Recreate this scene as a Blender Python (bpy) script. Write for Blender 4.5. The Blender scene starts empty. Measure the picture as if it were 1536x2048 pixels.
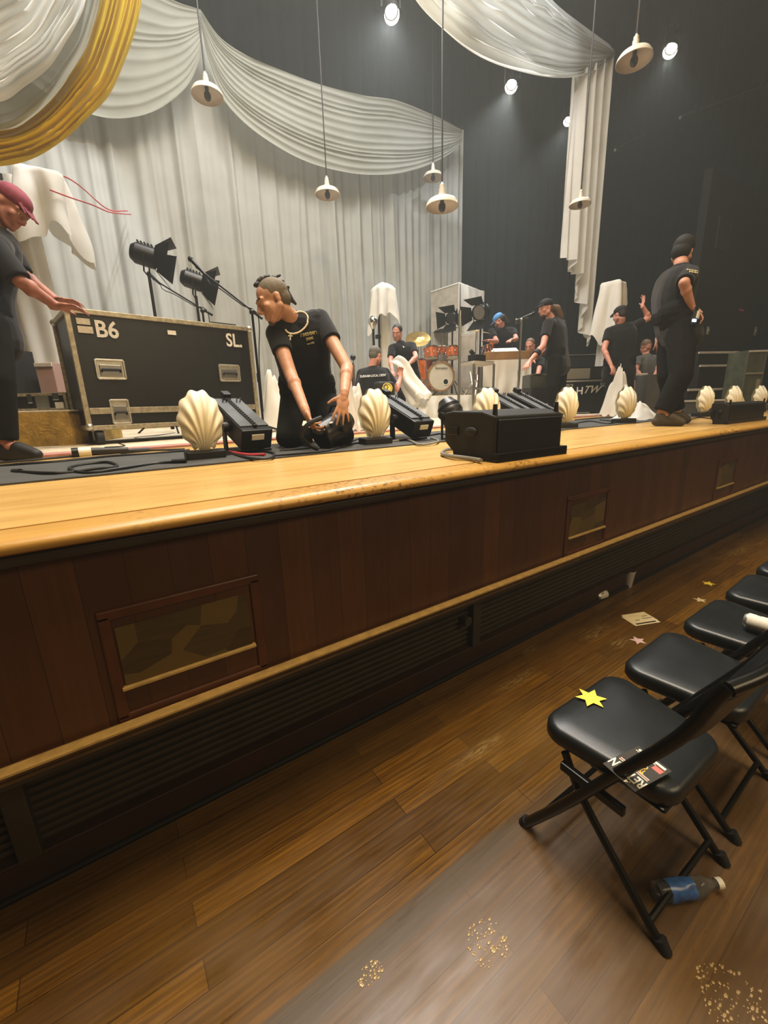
import bpy, bmesh, math, random
from math import sin, cos, pi, radians as R, sqrt
from mathutils import Vector as V, Matrix as MX, Euler, noise, Quaternion
random.seed(7)
SC = bpy.context.scene
COL = SC.collection
ZD = 1.24            # stage deck height
# ------------------------------------------------------------------ camera
F, CX, CY, H = 830.0, 768.0, 1024.0, 1.5
MC = MX(((0.82696888, 0.16447679, -0.53765217), (-0.56141403, 0.18950344, -0.80554499), (-0.03060652, 0.96800611, 0.24905303)))
CAMP = V((0, 0, H))
cd = bpy.data.cameras.new('camera'); cam = bpy.data.objects.new('camera', cd); COL.objects.link(cam)
cd.sensor_fit = 'HORIZONTAL'; cd.sensor_width = 36; cd.lens = F / 1536 * 36; cd.clip_start = .02; cd.clip_end = 200
cam.matrix_world = MX.Translation(CAMP) @ MC.to_4x4()
SC.camera = cam
FWD = MC @ V((0, 0, -1)); RT = MC @ V((1, 0, 0)); UPC = MC @ V((0, 1, 0))
def ray(x, y): return MC @ V((x - CX, CY - y, -F))
def at(x, y, d): return CAMP + ray(x, y) * (d / F)
def onZ(x, y, z=ZD):
    r = ray(x, y); return CAMP + r * ((z - H) / r.z)
def onY(x, y, Y):
    r = ray(x, y); return CAMP + r * (Y / r.y)
def proj(p):
    c = MC.transposed() @ (V(p) - CAMP); return (CX + F * c.x / -c.z, CY - F * c.y / -c.z, -c.z)
def floor_under(x, y, d):                      # deck point below a pixel at a depth
    p = at(x, y, d); return V((p.x, p.y, ZD))
# ------------------------------------------------------------------ colour / materials
def lin(c): return c / 12.92 if c <= .04045 else ((c + .055) / 1.055) ** 2.4
def rgb(h):
    h = h.lstrip('#'); return tuple(lin(int(h[i:i + 2], 16) / 255) for i in (0, 2, 4)) + (1,)
class NT:
    def __init__(s, m):
        s.t = m.node_tree; s.n = s.t.nodes; s.l = s.t.links; s.b = s.n['Principled BSDF']
    def N(s, typ, ins=None, **kw):
        n = s.n.new('ShaderNode' + typ)
        for k, v in kw.items(): setattr(n, k, v)
        for k, v in (ins or {}).items():
            i = n.inputs[k]
            if hasattr(v, 'is_output') and v.is_output: s.l.new(v, i)
            else: i.default_value = v
        return n
    def ramp(s, fac, stops):
        n = s.N('ValToRGB', {0: fac}); e = n.color_ramp.elements
        e[0].position, e[0].color = stops[0]; e[1].position, e[1].color = stops[-1]
        for p, c in stops[1:-1]:
            x = e.new(p); x.color = c
        return n.outputs[0]
    def mix(s, f, a, b, bt='MIX'):
        n = s.N('Mix', {0: f}, data_type='RGBA', blend_type=bt)
        for i, v in ((6, a), (7, b)):
            if hasattr(v, 'is_output'): s.l.new(v, n.inputs[i])
            else: n.inputs[i].default_value = v
        return n.outputs[2]
    def math(s, op, a, b=0., c=0.):
        n = s.N('Math', operation=op)
        for i, v in enumerate((a, b, c)):
            if hasattr(v, 'is_output'): s.l.new(v, n.inputs[i])
            else: n.inputs[i].default_value = v
        return n.outputs[0]
    def map(s, sc=(1, 1, 1), rot=(0, 0, 0), loc=(0, 0, 0), co='Object'):
        t = s.N('TexCoord'); return s.N('Mapping', {'Vector': t.outputs[co], 'Scale': sc, 'Rotation': rot, 'Location': loc}).outputs[0]
    def noise(s, vec, scale, detail=3., rough=.5): return s.N('TexNoise', {'Vector': vec, 'Scale': scale, 'Detail': detail, 'Roughness': rough}).outputs[0]
    def bump(s, h, st=.3, d=.01):
        s.l.new(s.N('Bump', {'Height': h, 'Strength': st, 'Distance': d}).outputs[0], s.b.inputs['Normal'])
    def base(s, c): s.l.new(c, s.b.inputs['Base Color'])
MATS = {}
def mat(name, col, rough=.5, metal=0., var=.15, vs=8., bump=0., bs=40., emit=0., trans=0., alpha=1., coat=0., spec=.5, sheen=0., ior=1.45):
    m = bpy.data.materials.new(name); m.use_nodes = True; t = NT(m); b = t.b
    c = rgb(col) if isinstance(col, str) else tuple(col)
    b.inputs['Roughness'].default_value = rough; b.inputs['Metallic'].default_value = metal
    b.inputs['Specular IOR Level'].default_value = spec; b.inputs['IOR'].default_value = ior
    if var > 0:
        nz = t.noise(t.map(), vs, 4.)
        lo = tuple(x * (1 - var) for x in c[:3]) + (1,); hi = tuple(min(1, x * (1 + var)) for x in c[:3]) + (1,)
        t.base(t.ramp(nz, [(.3, lo), (.7, hi)]))
    else: b.inputs['Base Color'].default_value = c
    if bump > 0: t.bump(t.noise(t.map(), bs, 4.), bump)
    if emit > 0:
        b.inputs['Emission Color'].default_value = c; b.inputs['Emission Strength'].default_value = emit
    if trans > 0: b.inputs['Transmission Weight'].default_value = trans
    if alpha < 1: b.inputs['Alpha'].default_value = alpha
    if coat > 0: b.inputs['Coat Weight'].default_value = coat; b.inputs['Coat Roughness'].default_value = .15
    if sheen > 0: b.inputs['Sheen Weight'].default_value = sheen
    MATS[name] = m; return m
def cloth_mat(name, col, transl=.35, rough=.9, alpha=1., var=.06, weave=0.):
    m = mat(name, col, rough, var=var, vs=3., spec=.2); t = NT(m)
    out = t.n['Material Output']; tr = t.N('BsdfTranslucent', {'Color': rgb(col)})
    mx = t.N('MixShader', {0: transl, 1: t.b.outputs[0], 2: tr.outputs[0]}); res = mx.outputs[0]
    if alpha < 1:
        tp = t.N('BsdfTransparent'); m2 = t.N('MixShader', {0: alpha, 1: tp.outputs[0], 2: res}); res = m2.outputs[0]
    t.l.new(res, out.inputs[0]); return m
# ------------------------------------------------------------------ mesh builder
def frame(d, up=V((0, 0, 1))):                 # matrix whose Z axis is d
    d = V(d).normalized(); u = V(up)
    if abs(d.dot(u.normalized())) > .98: u = V((0, 1, 0)) if abs(d.y) < .9 else V((1, 0, 0))
    x = u.cross(d).normalized(); y = d.cross(x); return MX((x, y, d)).transposed()
def crv(pts, n):                               # Catmull-Rom resample
    pts = [V(p) for p in pts]; P = [2 * pts[0] - pts[1]] + pts + [2 * pts[-1] - pts[-2]]; dense = []
    for i in range(1, len(P) - 2):
        for k in range(14):
            t = k / 14; a, b, c, d = P[i - 1:i + 3]
            dense.append(.5 * (2 * b + (c - a) * t + (2 * a - 5 * b + 4 * c - d) * t * t + (3 * b - a - 3 * c + d) * t ** 3))
    dense.append(pts[-1]); L = [0.]
    for a, b in zip(dense, dense[1:]): L.append(L[-1] + (b - a).length)
    out = []; j = 0
    for i in range(n):
        s = L[-1] * i / (n - 1)
        while j < len(L) - 2 and L[j + 1] < s: j += 1
        q = (s - L[j]) / max(1e-9, L[j + 1] - L[j]); out.append(dense[j].lerp(dense[j + 1], min(1, max(0, q))))
    return out
class MB:
    def __init__(s): s.v = []; s.f = []; s.mi = []; s.k = 0
    def add(s, vs, fs, M=None):
        o = len(s.v)
        s.v += [(M @ V(p) if M else V(p)) for p in vs]
        s.f += [tuple(i + o for i in f) for f in fs]; s.mi += [s.k] * len(fs); return s
    def mi_(s, k): s.k = k; return s
    def box(s, c, d, M=None, taper=1.):
        x, y, z = (q / 2 for q in d); c = V(c); t = taper
        vs = [c + V(p) for p in ((-x, -y, -z), (x, -y, -z), (x, y, -z), (-x, y, -z), (-x * t, -y * t, z), (x * t, -y * t, z), (x * t, y * t, z), (-x * t, y * t, z))]
        return s.add(vs, [(3, 2, 1, 0), (4, 5, 6, 7), (0, 1, 5, 4), (1, 2, 6, 5), (2, 3, 7, 6), (3, 0, 4, 7)], M)
    def hexa(s, p, M=None):                    # 8 corners, bottom ring then top ring (counter-clockwise)
        return s.add(p, [(3, 2, 1, 0), (4, 5, 6, 7), (0, 1, 5, 4), (1, 2, 6, 5), (2, 3, 7, 6), (3, 0, 4, 7)], M)
    def cyl(s, a, b, r0, r1=None, n=12, M=None, caps=True):
        a, b = V(a), V(b); r1 = r0 if r1 is None else r1; m = frame(b - a); vs = []
        for p, r in ((a, r0), (b, r1)):
            for i in range(n): vs.append(p + m @ V((r * cos(2 * pi * i / n), r * sin(2 * pi * i / n), 0)))
        fs = [(i, (i + 1) % n, n + (i + 1) % n, n + i) for i in range(n)]
        if caps: fs += [tuple(range(n - 1, -1, -1)), tuple(range(n, 2 * n))]
        return s.add(vs, fs, M)
    def tube(s, pts, r, n=8, M=None, closed=False):
        pts = [V(p) for p in pts]; N = len(pts); vs = []; fs = []; m = None
        rr = r if hasattr(r, '__len__') else [r] * N
        for i, p in enumerate(pts):
            if closed: d = pts[(i + 1) % N] - pts[i - 1]
            else: d = pts[min(i + 1, N - 1)] - pts[max(i - 1, 0)]
            if d.length < 1e-9: d = V((0, 0, 1))
            d.normalize()
            if m is None: m = frame(d)
            else:
                x = m.col[0]; x = (x - d * x.dot(d)).normalized(); m = MX((x, d.cross(x), d)).transposed()
            for k in range(n): vs.append(p + m @ V((rr[i] * cos(2 * pi * k / n), rr[i] * sin(2 * pi * k / n), 0)))
        for i in range(N if closed else N - 1):
            j = (i + 1) % N
            fs += [(i * n + k, i * n + (k + 1) % n, j * n + (k + 1) % n, j * n + k) for k in range(n)]
        if not closed: fs += [tuple(range(n - 1, -1, -1)), tuple(range((N - 1) * n, N * n))]
        return s.add(vs, fs, M)
    def lathe(s, prof, n=24, M=None, caps=False):
        vs = [V((r * cos(2 * pi * i / n), r * sin(2 * pi * i / n), z)) for r, z in prof for i in range(n)]
        fs = [(j * n + i, j * n + (i + 1) % n, (j + 1) * n + (i + 1) % n, (j + 1) * n + i) for j in range(len(prof) - 1) for i in range(n)]
        if caps: fs += [tuple(range(n - 1, -1, -1)), tuple(range((len(prof) - 1) * n, len(prof) * n))]
        return s.add(vs, fs, M)
    def ball(s, c, r, nu=14, nv=9, M=None, rot=None):
        r = r if hasattr(r, '__len__') else (r, r, r); c = V(c); vs = []
        for j in range(1, nv):
            a = pi * j / nv
            for i in range(nu):
                q = V((r[0] * sin(a) * cos(2 * pi * i / nu), r[1] * sin(a) * sin(2 * pi * i / nu), r[2] * cos(a)))
                vs.append(c + (rot @ q if rot else q))
        for z in (r[2], -r[2]):
            q = V((0, 0, z)); vs.append(c + (rot @ q if rot else q))
        n = (nv - 1) * nu
        fs = [(j * nu + i, (j + 1) * nu + i, (j + 1) * nu + (i + 1) % nu, j * nu + (i + 1) % nu) for j in range(nv - 2) for i in range(nu)]
        fs += [(n, i, (i + 1) % nu) for i in range(nu)] + [(n + 1, (nv - 2) * nu + (i + 1) % nu, (nv - 2) * nu + i) for i in range(nu)]
        return s.add(vs, fs, M)
    def prism(s, poly, h, M=None):             # polygon in XY extruded along Z 0..h
        n = len(poly); vs = [V((p[0], p[1], 0)) for p in poly] + [V((p[0], p[1], h)) for p in poly]
        fs = [tuple(range(n - 1, -1, -1)), tuple(range(n, 2 * n))] + [(i, (i + 1) % n, n + (i + 1) % n, n + i) for i in range(n)]
        return s.add(vs, fs, M)
    def grid(s, fn, nu, nv, M=None, wrap=False):
        vs = [V(fn(i / (nu - 1) if not wrap else i / nu, j / (nv - 1))) for j in range(nv) for i in range(nu)]
        fs = [(j * nu + i, j * nu + (i + 1) % nu, (j + 1) * nu + (i + 1) % nu, (j + 1) * nu + i) for j in range(nv - 1) for i in range(nu if wrap else nu - 1)]
        return s.add(vs, fs, M)
    def build(s, name, m, parent=None, smooth=False, bevel=0., sub=0, solid=0., label=None, loc=None, ang=40, bseg=2):
        me = bpy.data.meshes.new(name)
        base = V(loc) if loc is not None else V((0, 0, 0))
        me.from_pydata([tuple(p - base) for p in s.v], [], s.f); me.validate()
        for q in (m if isinstance(m, (list, tuple)) else [m]): me.materials.append(MATS[q] if isinstance(q, str) else q)
        if len(me.polygons) == len(s.mi): me.polygons.foreach_set('material_index', s.mi)
        bm = bmesh.new(); bm.from_mesh(me); bmesh.ops.recalc_face_normals(bm, faces=bm.faces); bm.to_mesh(me); bm.free()
        if smooth:
            me.polygons.foreach_set('use_smooth', [True] * len(me.polygons)); me.set_sharp_from_angle(angle=R(ang))
        o = bpy.data.objects.new(name, me); COL.objects.link(o); o.location = base
        if parent is not None: o.parent = parent
        if solid: md = o.modifiers.new('solid', 'SOLIDIFY'); md.thickness = solid; md.offset = 0
        if bevel: md = o.modifiers.new('bevel', 'BEVEL'); md.width = bevel; md.segments = bseg; md.limit_method = 'ANGLE'; md.angle_limit = R(35)
        if sub: md = o.modifiers.new('sub', 'SUBSURF'); md.levels = sub; md.render_levels = sub
        if label: o['label'] = label
        return o
def tag(o, label, cat, group=None, kind=None):
    o['label'] = label; o['category'] = cat
    if group: o['group'] = group
    if kind: o['kind'] = kind
    return o
def thing(name, label, cat, loc=(0, 0, 0), rz=0., group=None, rot=None):
    o = bpy.data.objects.new(name, None); COL.objects.link(o); o.location = loc; o.rotation_euler = rot if rot else (0, 0, rz)
    o.empty_display_size = .1
    return tag(o, label, cat, group)
def struct(o): o['kind'] = 'structure'; return o
def copy_tree(o, parent=None):
    c = o.copy(); COL.objects.link(c)
    if parent is not None: c.parent = parent
    for ch in list(o.children): copy_tree(ch, c)
    return c
def dup(o, loc, rz, label, rot=None):
    c = copy_tree(o); c.location = loc; c.rotation_euler = rot if rot else (0, 0, rz); c['label'] = label; return c
def text_part(s, size, m, M, parent, name='lettering', ext=.0006, off=.0, spacing=1., shear=0., xs=1., loc=None):
    c = bpy.data.curves.new('txt', 'FONT'); c.body = s; c.size = size; c.extrude = ext; c.offset = off; c.align_x = 'CENTER'; c.align_y = 'CENTER'
    c.space_character = spacing; c.shear = shear; c.resolution_u = 3
    t = bpy.data.objects.new('txt', c); COL.objects.link(t)
    dg = bpy.context.evaluated_depsgraph_get(); me = bpy.data.meshes.new_from_object(t.evaluated_get(dg)); bpy.data.objects.remove(t); bpy.data.curves.remove(c)
    me.transform(MX.Diagonal((xs, 1, 1, 1))); me.transform(M)
    me.materials.clear(); me.materials.append(MATS[m]); me.name = name
    o = bpy.data.objects.new(name, me); COL.objects.link(o)
    if parent is not None: o.parent = parent
    return o
def m4(rot3, loc): return MX.Translation(V(loc)) @ rot3.to_4x4()
def T(x=0, y=0, z=0): return MX.Translation((x, y, z))
def RX(a): return MX.Rotation(R(a), 4, 'X')
def RY(a): return MX.Rotation(R(a), 4, 'Y')
def RZ(a): return MX.Rotation(R(a), 4, 'Z')
# ------------------------------------------------------------------ materials
mat('black_plastic', '#131312', .45, var=.2); mat('black_metal', '#101010', .4, .3, var=.2); mat('black_rubber', '#121212', .7)
mat('cable_black', '#161616', .5, var=.1); mat('cable_red', '#b0343a', .5); mat('cable_grey', '#77766e', .5)
mat('laminate', '#11110e', .38, var=.25, vs=14, bump=.08, bs=180); mat('laminate_worn', '#24221c', .6, var=.4, vs=20)
mat('can_black', '#232324', .3, .2, var=.15); mat('alu', '#b9b6a8', .38, .85, var=.15, vs=30); mat('alu_worn', '#a39a82', .45, .7, var=.25, vs=40); mat('chrome', '#d8d6d0', .15, 1., var=0)
mat('steel', '#8d8c86', .35, .9, var=.1); mat('white_paint', '#cfcabd', .6, var=.1, vs=60); mat('tape', '#b9b098', .7, var=.15, vs=50)
mat('shell_cream', '#e9e3cb', .42, var=.05, vs=12, spec=.5, coat=.2); mat('panel_grey', '#55595c', .4, .2, var=.15)
mat('label_white', '#d9d4c4', .6, var=.08, vs=80); mat('enamel_cream', '#d9d0c0', .25, var=.05, coat=.3); mat('enamel_inside', '#cdbfae', .4, var=.05)
mat('bulb_dark', '#20211f', .15, var=0); mat('vinyl_black', '#15191a', .36, var=.18, vs=16, bump=.05, bs=260, spec=.6); mat('tube_black', '#0f0f0e', .28, .2, var=.1)
mat('skin', '#b4826c', .55, var=.1, vs=22, spec=.4); mat('skin_tan', '#bb8d72', .5, var=.12, vs=22, spec=.4); mat('skin_pink', '#c48a78', .55, var=.1, vs=20)
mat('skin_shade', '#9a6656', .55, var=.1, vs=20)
mat('tee_black', '#0f1012', .9, spec=.25, var=.25, vs=10, bump=.25, bs=18, sheen=.1); mat('tee_grey', '#5b5d5c', .85, var=.2, bump=.2, bs=20); mat('denim_black', '#0c0c0b', .9, spec=.2, var=.3, vs=14, bump=.3, bs=16)
mat('shoe_black', '#0e0e0d', .6, var=.2); mat('shoe_olive', '#3c3527', .65, var=.2); mat('hair_dark', '#221b17', .6, var=.3, vs=60, bump=.5, bs=90); mat('hair_brown', '#6a523e', .6, var=.35, vs=60, bump=.5, bs=90)
mat('hair_buzz', '#5e5340', .75, var=.2, vs=120); mat('hair_grey', '#5d5a4f', .75, var=.2, vs=120); mat('cap_maroon', '#7b3043', .8, var=.15, vs=20); mat('cap_blue', '#4f8fd0', .7, var=.1); mat('cap_black', '#121212', .8, var=.15)
mat('pearl', '#e0d2b4', .35, var=.1, vs=90); mat('print_gold', '#b9ad7e', .7, var=.35, vs=90); mat('stencil_grey', '#8f8f88', .7, var=.25, vs=60); mat('print_white', '#d8d8d4', .7, var=.1)
mat('amber', '#b4571d', .18, var=.3, vs=14, coat=.8); mat('drumhead', '#c9c3b2', .5, var=.06); mat('cymbal', '#b99a5b', .3, .85, var=.12); mat('red_grip', '#8b3e34', .5)
mat('rug_yellow', '#b9964a', .95, var=.3, vs=9, bump=.8, bs=70); mat('rug_cream', '#cbbda2', .95, var=.2, vs=9, bump=.6, bs=90); mat('rug_pink', '#a4746a', .95, var=.2, vs=12, bump=.4, bs=90); mat('riser_cream', '#d9cfb6', .9, var=.08)
mat('pink_box', '#9d7f77', .8, var=.08); mat('paper', '#e4dbbb', .7, var=.05); mat('ink', '#2b2925', .7, var=0); mat('star_yellow', '#f3dd4b', .55, var=.05); mat('star_pale', '#cfc39a', .6, var=.05); mat('star_pink', '#d9bcc0', .6, var=.05)
mat('card_dark', '#34312b', .45, var=.1); mat('card_white', '#efe9cf', .5, var=0); mat('card_yellow', '#eab63a', .5, var=0); mat('card_red', '#b8645a', .5, var=0)
mat('wood_case', '#4a3226', .6, var=.3, vs=9); mat('wood_top', '#8d6a3f', .5, var=.2, vs=9); mat('key_white', '#d6d2c4', .4, var=.03); mat('orange', '#e0771f', .4, var=.1)
mat('smiley', '#e3c94a', .6, var=.08); mat('grille_cloth', '#7d7763', .9, var=.12, vs=120); mat('amp_black', '#131312', .7, var=.2, vs=60); mat('grey_wall', '#4d4d4a', .8); mat('cream_gray', '#b6b0a4', .8)
mat('phone_lit', '#bfe6ff', .4, emit=3., var=0); mat('red_glow', '#7a2030', .5, emit=.35, var=0); mat('blue_band', '#3c4468', .6); mat('olive_glass', '#4c5040', .15, var=.3, vs=6)
m = mat('plexi', '#dfe3dc', .08, var=0, trans=1., alpha=.35, ior=1.3)
m = mat('cup', '#e6e2da', .3, var=.03, alpha=.75); m = mat('bottle_clear', '#dfe6e6', .08, var=0, trans=.9, alpha=.6, ior=1.33); mat('bottle_blue', '#3f66a8', .25, var=.2, vs=60)
cloth_mat('curtain_white', '#b3b5af', .2); cloth_mat('sheet_white', '#e4e2da', .25); cloth_mat('swag_white', '#eceeea', .4, alpha=.92); cloth_mat('swag_grey', '#a5a79d', .3, alpha=.9); cloth_mat('swag_yellow', '#e2c83c', .4, alpha=.94)
mat('drape_black', '#1d2121', .95, var=.15, vs=2., spec=.1)
# ================================================================== SETTING
X0, X1 = -6.0, 17.0
def wood_floor():
    m = mat('floor_planks', '#5a3a1c', .3, var=0, spec=.5); t = NT(m)
    vec = t.map()
    br = t.N('TexBrick', {'Vector': vec, 'Color1': rgb('#5f4319'), 'Color2': rgb('#916722'), 'Mortar': rgb('#2a1a0c'), 'Scale': 1., 'Mortar Size': .0018, 'Mortar Smooth': .3, 'Bias': -.1, 'Brick Width': 1.15, 'Row Height': .083}, offset=.37, offset_frequency=2)
    g = t.noise(t.map((1.6, 34, 1)), 3., 6., .65); g2 = t.noise(t.map((1.2, 1.2, 1)), 1.3, 5.)
    g3 = t.N('TexWave', {'Vector': t.map((.7, 9, 1)), 'Scale': 1.6, 'Distortion': 9., 'Detail': 3., 'Detail Scale': .7}, wave_type='BANDS', bands_direction='Y').outputs[1]
    c = t.mix(t.ramp(g, [(.38, (0, 0, 0, 1)), (.68, (.8, .8, .8, 1))]), br.outputs[0], rgb('#3a2711'))
    c = t.mix(t.math('MULTIPLY', g3, .34), c, rgb('#2c1c0d'))
    c = t.mix(t.ramp(g2, [(.4, (0, 0, 0, 1)), (.75, (.6, .6, .6, 1))]), c, rgb('#735728'))
    # worn pale scuffs at their own places
    pos = t.N('NewGeometry').outputs['Position']
    sx = t.N('SeparateXYZ', {0: pos})
    def spot(x, y, rx, ry):
        a = t.math('DIVIDE', t.math('SUBTRACT', sx.outputs[0], x), rx); b = t.math('DIVIDE', t.math('SUBTRACT', sx.outputs[1], y), ry)
        d = t.math('SQRT', t.math('ADD', t.math('MULTIPLY', a, a), t.math('MULTIPLY', b, b)))
        return t.math('SUBTRACT', 1., d)
    acc = None
    for px, py, rx, ry in ((1190, 1265, .2, .08), (1240, 1285, .12, .06), (1035, 1360, .22, .05), (1480, 1100, .35, .07), (1060, 1300, .1, .04), (960, 1500, .2, .04)):
        p = onZ(px, py, 0); q = t.math('MAXIMUM', spot(p.x, p.y, rx, ry), 0.)
        acc = q if acc is None else t.math('MAXIMUM', acc, q)
    sc = t.math('MULTIPLY', acc, t.ramp(t.noise(t.map((4, 22, 1)), 4., 5., .7), [(.45, (0, 0, 0, 1)), (.62, (1, 1, 1, 1))]))
    c = t.mix(t.math('MULTIPLY', sc, .9), c, rgb('#a08a55'))
    # one greyed plank run through the aisle
    yb = onZ(800, 1855, 0).y
    ban = t.N('MapRange', {'Value': t.math('ABSOLUTE', t.math('SUBTRACT', sx.outputs[1], yb)), 1: .036, 2: .043, 3: 1., 4: 0.}).outputs[0]
    xl = t.N('MapRange', {'Value': sx.outputs[0], 1: .95, 2: 1.15, 3: 1., 4: .3}).outputs[0]
    c = t.mix(t.math('MULTIPLY', t.math('MULTIPLY', ban, xl), .75), c, rgb('#4d463c'))
    dull = t.N('MapRange', {'Value': sx.outputs[1], 1: yb - .05, 2: yb, 3: 1., 4: 0.}).outputs[0]
    c = t.mix(t.math('MULTIPLY', dull, .5), c, rgb('#58493a'))
    t.base(c)
    rr = t.ramp(t.noise(t.map((2, 7, 1)), 2.5, 5.), [(.3, (.24, .24, .24, 1)), (.75, (.5, .5, .5, 1))])
    t.l.new(rr, t.b.inputs['Roughness']); t.bump(g, .06, .004)
def deck_wood():
    m = mat('deck_wood', '#b98b46', .34, var=0); t = NT(m)
    br = t.N('TexBrick', {'Vector': t.map(), 'Color1': rgb('#b08c4c'), 'Color2': rgb('#c39f5c'), 'Mortar': rgb('#9c7743'), 'Scale': 1., 'Mortar Size': .0007, 'Brick Width': 1.3, 'Row Height': .04}, offset=.4)
    g = t.noise(t.map((2, 60, 1)), 3., 5., .6)
    c = t.mix(t.ramp(g, [(.35, (0, 0, 0, 1)), (.75, (.5, .5, .5, 1))]), br.outputs[0], rgb('#9a743f'))
    c = t.mix(t.ramp(t.noise(t.map((1, 2.5, 1)), 1.2, 4.), [(.4, (0, 0, 0, 1)), (.8, (.3, .3, .3, 1))]), c, rgb('#cdae6c'))
    t.base(c); t.l.new(t.ramp(t.noise(t.map((1, 4, 1)), 3., 4.), [(.3, (.26, .26, .26, 1)), (.7, (.42, .42, .42, 1))]), t.b.inputs['Roughness'])
def nose_wood():
    m = mat('nose_wood', '#b98a3a', .35, var=0); t = NT(m)
    g = t.noise(t.map((1, 30, 30)), 3., 4.); chips = t.noise(t.map((1, 1.4, 1.4)), 46., 4., .65); zone = t.noise(t.map((1, .1, .1)), 2.2, 2.)
    c = t.mix(t.ramp(g, [(.3, (0, 0, 0, 1)), (.8, (.6, .6, .6, 1))]), rgb('#b58c46'), rgb('#98712f'))
    k = t.math('MULTIPLY', t.ramp(chips, [(.53, (0, 0, 0, 1)), (.58, (1, 1, 1, 1))]), t.ramp(zone, [(.42, (0, 0, 0, 1)), (.6, (1, 1, 1, 1))]))
    t.base(t.mix(t.math('MULTIPLY', k, .8), c, rgb('#4f3413'))); t.bump(chips, .15, .004)
def front_wood():
    m = mat('front_wood', '#4a2513', .36, var=0); t = NT(m)
    vec = t.map(rot=(0, R(90), 0)); sw = t.N('SeparateXYZ', {0: t.map()})
    cb = t.N('CombineXYZ', {0: sw.outputs[2], 1: sw.outputs[0], 2: 0.}).outputs[0]
    br = t.N('TexBrick', {'Vector': cb, 'Color1': rgb('#3e2210'), 'Color2': rgb('#502f15'), 'Mortar': rgb('#2a150b'), 'Scale': 1., 'Mortar Size': .0012, 'Brick Width': 3., 'Row Height': .105}, offset=.0)
    g = t.N('TexNoise', {'Vector': t.map((30, 1, 1.5)), 'Scale': 2.5, 'Detail': 5., 'Roughness': .6}).outputs[0]
    c = t.mix(t.ramp(g, [(.35, (0, 0, 0, 1)), (.75, (.5, .5, .5, 1))]), br.outputs[0], rgb('#33200f'))
    t.base(c); t.l.new(t.ramp(t.noise(t.map((8, 1, 2)), 2., 4.), [(.3, (.32, .32, .32, 1)), (.7, (.5, .5, .5, 1))]), t.b.inputs['Roughness'])
def inlay_mat():
    m = mat('inlay', '#6d5428', .4, var=0); t = NT(m)
    v = t.N('TexVoronoi', {'Vector': t.map((5, 1, 8)), 'Scale': 1.4}); g = t.noise(t.map((3, 1, 40)), 3., 5.)
    c = t.ramp(t.N('SeparateColor', {0: v.outputs['Color']}).outputs[0], [(.2, rgb('#231d10')), (.4, rgb('#4f4222')), (.62, rgb('#57461f')), (.8, rgb('#2e2915'))])
    t.base(t.mix(t.math('MULTIPLY', g, .5), c, rgb('#5b4622')))
wood_floor(); deck_wood(); nose_wood(); front_wood(); inlay_mat()
mat('front_frame', '#46240f', .4, var=.2, vs=12); mat('trim_wood', '#523a1b', .4, var=.25, vs=20); mat('trim_edge', '#a58a55', .4, var=.2, vs=30); mat('grille_dark', '#2c2416', .6, var=.2, vs=10)
mat('base_dark', '#2d1b0e', .5, var=.25, vs=6); mat('cove_dark', '#2c2417', .5, var=.2); mat('base_black', '#121010', .5); mat('hall_plaster', '#6b5a44', .9, var=.05); mat('house_black', '#181a1a', .95, var=.1); mat('floor_mat', '#3e3f3d', .75, var=.18, vs=5, bump=.15, bs=120)
mat('stage_back', '#8a6f4c', .5, var=.2, vs=3)
b = MB(); b.box((5.5, -2.2, -.05), (23, 7.6, .1)); struct(b.build('floor', 'floor_planks'))
b = MB(); b.box((5.5, 5.9, ZD - .05), (23, 9.18, .1)); struct(b.build('floor_stage', 'deck_wood'))
b = MB()                                        # bullnose board with a groove behind it
pf = [(1.305, ZD - .004), (1.294, ZD - .006), (1.292, ZD + .001), (1.2, ZD + .001), (1.182, ZD - .003), (1.172, ZD - .012), (1.169, ZD - .02), (1.172, ZD - .03), (1.182, ZD - .036), (1.3, ZD - .038), (1.31, ZD - .038)]
pf = [(1.312, ZD - .006)] + pf[1:]
n = len(pf); vs = [V((x, y, z)) for x in (X0, X1) for y, z in pf]
b.add(vs, [(i, i + 1, n + i + 1, n + i) for i in range(n - 1)] + [tuple(range(n)), tuple(range(2 * n - 1, n - 1, -1))]); struct(b.build('trim_1', 'nose_wood', smooth=True, ang=50))
b = MB(); b.box((5.5, 1.285, .93), (23, .09, .58)); wf = struct(b.build('wall_front', 'front_wood'))
b = MB(); b.box((5.5, 1.22, ZD - .055), (23, .04, .035)); struct(b.build('trim_2', 'cove_dark', bevel=.012))
b = MB()
for z, y, h in ((.655, 1.205, .01), (.645, 1.212, .012), (.634, 1.206, .01)): b.box((5.5, y + .02, z), (23, .05, h))
b2 = b; tr = struct(b2.build('trim_3', 'trim_wood', bevel=.004))
b = MB(); b.box((5.5, 1.208, .664), (23, .036, .006)); b.build('ledge', 'trim_edge', tr)
b = MB(); b.box((5.5, 1.42, .6), (23, .36, .02)); b.box((5.5, 1.56, .4), (23, .06, .5))
for i in range(14): b.box((5.5, 1.522, .17 + i * .031), (23, .022, .017))
wl = struct(b.build('wall_lower', 'grille_dark', bevel=.003))
b = MB()
for px, py in ((948, 1235), (30, 1600)):
    p = onY(px, py, 1.5); b.box((p.x, 1.5, .37), (.06, .05, .46))
p = onY(930, 1240, 1.49); b.cyl((p.x, 1.5, p.z), (p.x, 1.46, p.z), .028, n=16); b.build('post', 'grille_dark', wl, bevel=.004)
b = MB(); b.box((5.5, 1.535, .07), (23, .06, .14)); b.box((5.5, 1.52, .142), (23, .08, .012)); bb = struct(b.build('baseboard_front', 'base_dark', bevel=.004))
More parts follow.
